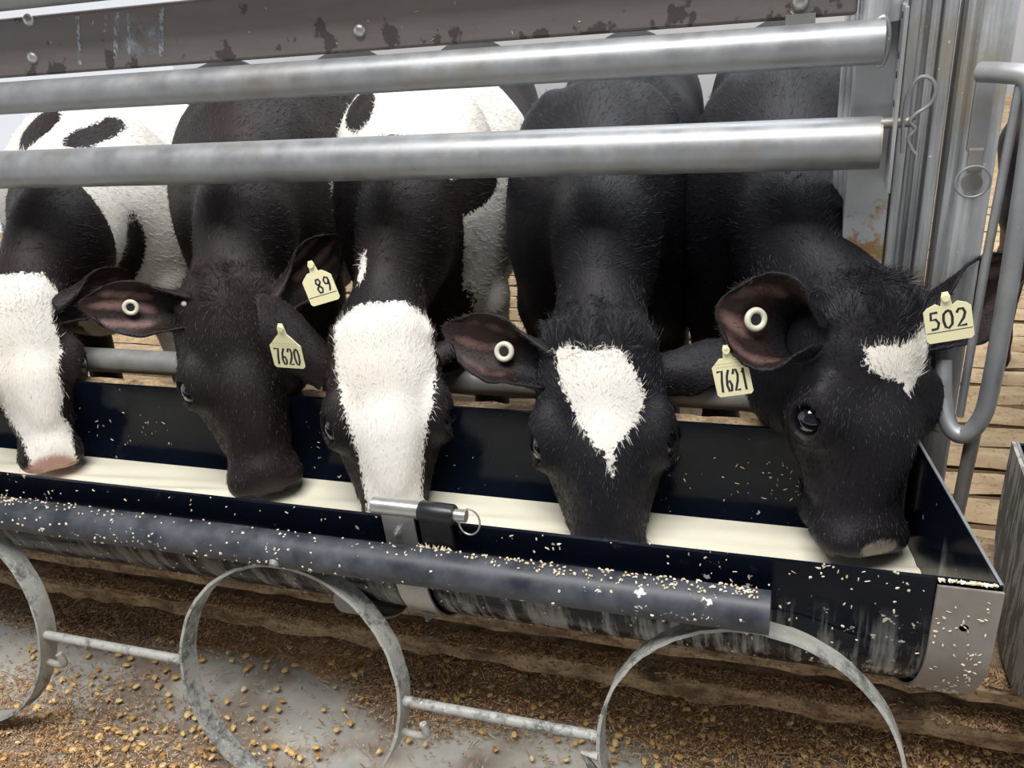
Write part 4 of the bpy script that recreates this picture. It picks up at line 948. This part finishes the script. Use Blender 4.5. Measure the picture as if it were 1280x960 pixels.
def boxes(c, d, s, nv, Ls, Ws):
    P = np.stack([c - d * Ls[:, None] / 2 - s * Ws[:, None] / 2, c + d * Ls[:, None] / 2 - s * Ws[:, None] / 3, c + d * Ls[:, None] / 2 + s * Ws[:, None] / 2, c - d * Ls[:, None] / 2 + s * Ws[:, None] / 2], 1)
    P = np.concatenate([P - nv[:, None], P + nv[:, None]], 1).reshape(-1, 3)
    base = np.arange(len(c))[:, None, None] * 8; F = np.array([(0, 3, 2, 1), (4, 5, 6, 7), (0, 1, 5, 4), (1, 2, 6, 5), (2, 3, 7, 6), (3, 0, 4, 7)])[None] + base
    return P, F.reshape(-1, 4)
def np_mesh(name, V, F, mat, smooth=False):
    me = bpy.data.meshes.new(name); me.vertices.add(len(V)); me.vertices.foreach_set('co', np.asarray(V, np.float32).ravel()); k = F.shape[1]
    me.loops.add(F.size); me.loops.foreach_set('vertex_index', F.astype(np.int32).ravel()); me.polygons.add(len(F)); me.polygons.foreach_set('loop_start', np.arange(0, F.size, k, dtype=np.int32)); me.update(calc_edges=True)
    if smooth: me.polygons.foreach_set('use_smooth', [True] * len(F))
    o = bpy.data.objects.new(name, me); COL.objects.link(o); me.materials.append(mat); return o
P_, F_ = boxes(c, d, sdv, nv, Ls, Ws)
ledX = rs.uniform(-1.6, .5, 40000); ledY = rs.uniform(.832, .86, 40000); lz = np.where(rs.rand(40000) < .45, .2705, .2015) + rs.rand(40000) * .002
kk = rs.rand(40000) < (.45 + .45 * np.sin(11 * ledX) * np.sin(29 * ledX)); ledX, ledY, lz = ledX[kk], ledY[kk], lz[kk]; m_ = len(ledX)
a2 = rs.rand(m_) * 6.28; d2 = np.stack([np.cos(a2), np.sin(a2), rs.randn(m_) * .2], 1); s2 = np.stack([-np.sin(a2), np.cos(a2), 0 * a2], 1)
P2, F2 = boxes(np.stack([ledX, ledY, lz], 1), d2, s2, np.cross(d2, s2) * .0004, rs.uniform(.002, .010, m_), rs.uniform(.001, .002, m_))
F_ = np.concatenate([F_, F2 + len(P_)]); P_ = np.concatenate([P_, P2])
tag(np_mesh('straw_chaff', P_, F_, M_CHAFF), 'brown and tan straw chaff scattered over the concrete in front of the trough', 'straw', kind='stuff')
# pen bedding crumbs clinging to the kerb
# corn kernels
def kernel_geo(r):
    Vk = []; Fk = []; n1 = 10; prof = [(-.5, .10), (-.36, .30), (-.1, .44), (.2, .50), (.42, .40), (.5, .16)]
    for (t, rr_) in prof:
        for k in range(n1):
            an = 2 * math.pi * k / n1; Vk.append((t * .0108, rr_ * math.cos(an) * .0092 * (1 + r.uniform(-.05, .05)), rr_ * math.sin(an) * .0052 * (1 + r.uniform(-.08, .08))))
    for i in range(len(prof) - 1):
        for k in range(n1): Fk.append((i * n1 + k, i * n1 + (k + 1) % n1, (i + 1) * n1 + (k + 1) % n1, (i + 1) * n1 + k))
    Fk += [tuple(range(n1))[::-1], tuple((len(prof) - 1) * n1 + k for k in range(n1))]; return Vk, Fk
n = 60000; X = rs.uniform(-1.45, .45, n); Y = rs.uniform(.50, .89, n); keep = rs.rand(n) < kernel_dens(X, Y) * .050
K = np.stack([X[keep], Y[keep]], 1)
cx_ = K @ np.array([ax[0], ax[1]]) + (FZ - 1.1) * ax[2]; cy_ = K @ np.array([ay[0], ay[1]]) + (FZ - 1.1) * ay[2]; cz_ = K @ np.array([az[0], az[1]]) + (FZ - 1.1) * az[2]
inv = (np.abs(cx_ / cz_) < .61) & (cy_ / cz_ < .46); K = K[inv]; cz_ = cz_[inv]; K = K[np.argsort(cz_)]
sep = []
for q in K:
    if all((q[0] - p[0]) ** 2 + (q[1] - p[1]) ** 2 > .0085 ** 2 for p in sep[-400:]): sep.append(q)
K = sep; rk = random.Random(5)
src = []
for s in range(4):
    Vk, Fk = kernel_geo(rk); o = MB().add(Vk, Fk).build('corn_kernel', M_CORN, smooth=True); src.append(o)
stuffV = []; stuffF = []
for i, (x, y) in enumerate(K):
    z = FZ + .0055 + float(heap_h(x, y)) + .003 * min(1., float(dens(x, y))); rot = (rk.uniform(-.4, .4), rk.uniform(-.35, .35), rk.uniform(0, 6.28)); s = rk.uniform(.78, 1.15)
    if i < 300:
        o = src[i] if i < 4 else src[i % 4].copy()
        if i >= 4: COL.objects.link(o)
        o.location = (x, y, z); o.rotation_euler = rot; o.scale = (s, s * rk.uniform(.8, 1), s)
        tag(o, 'yellow-orange corn kernel spilled on the concrete in front of the trough', 'corn kernel', 'spilled corn kernels')
    else:
        Mx = Matrix.Translation((x, y, z)) @ Matrix.Rotation(rot[2], 4, 'Z') @ Matrix.Rotation(rot[0], 4, 'X') @ Matrix.Scale(s, 4)
        m0 = src[i % 4].data; b0 = len(stuffV); stuffV += [tuple(Mx @ v.co) for v in m0.vertices]; stuffF += [tuple(j + b0 for j in p.vertices) for p in m0.polygons]
if stuffV: tag(MB().add(stuffV, stuffF).build('corn_kernels', M_CORN, smooth=True), 'further corn kernels mixed into the feed near the kerb', 'corn', kind='stuff')
print('KERNELS', len(K))
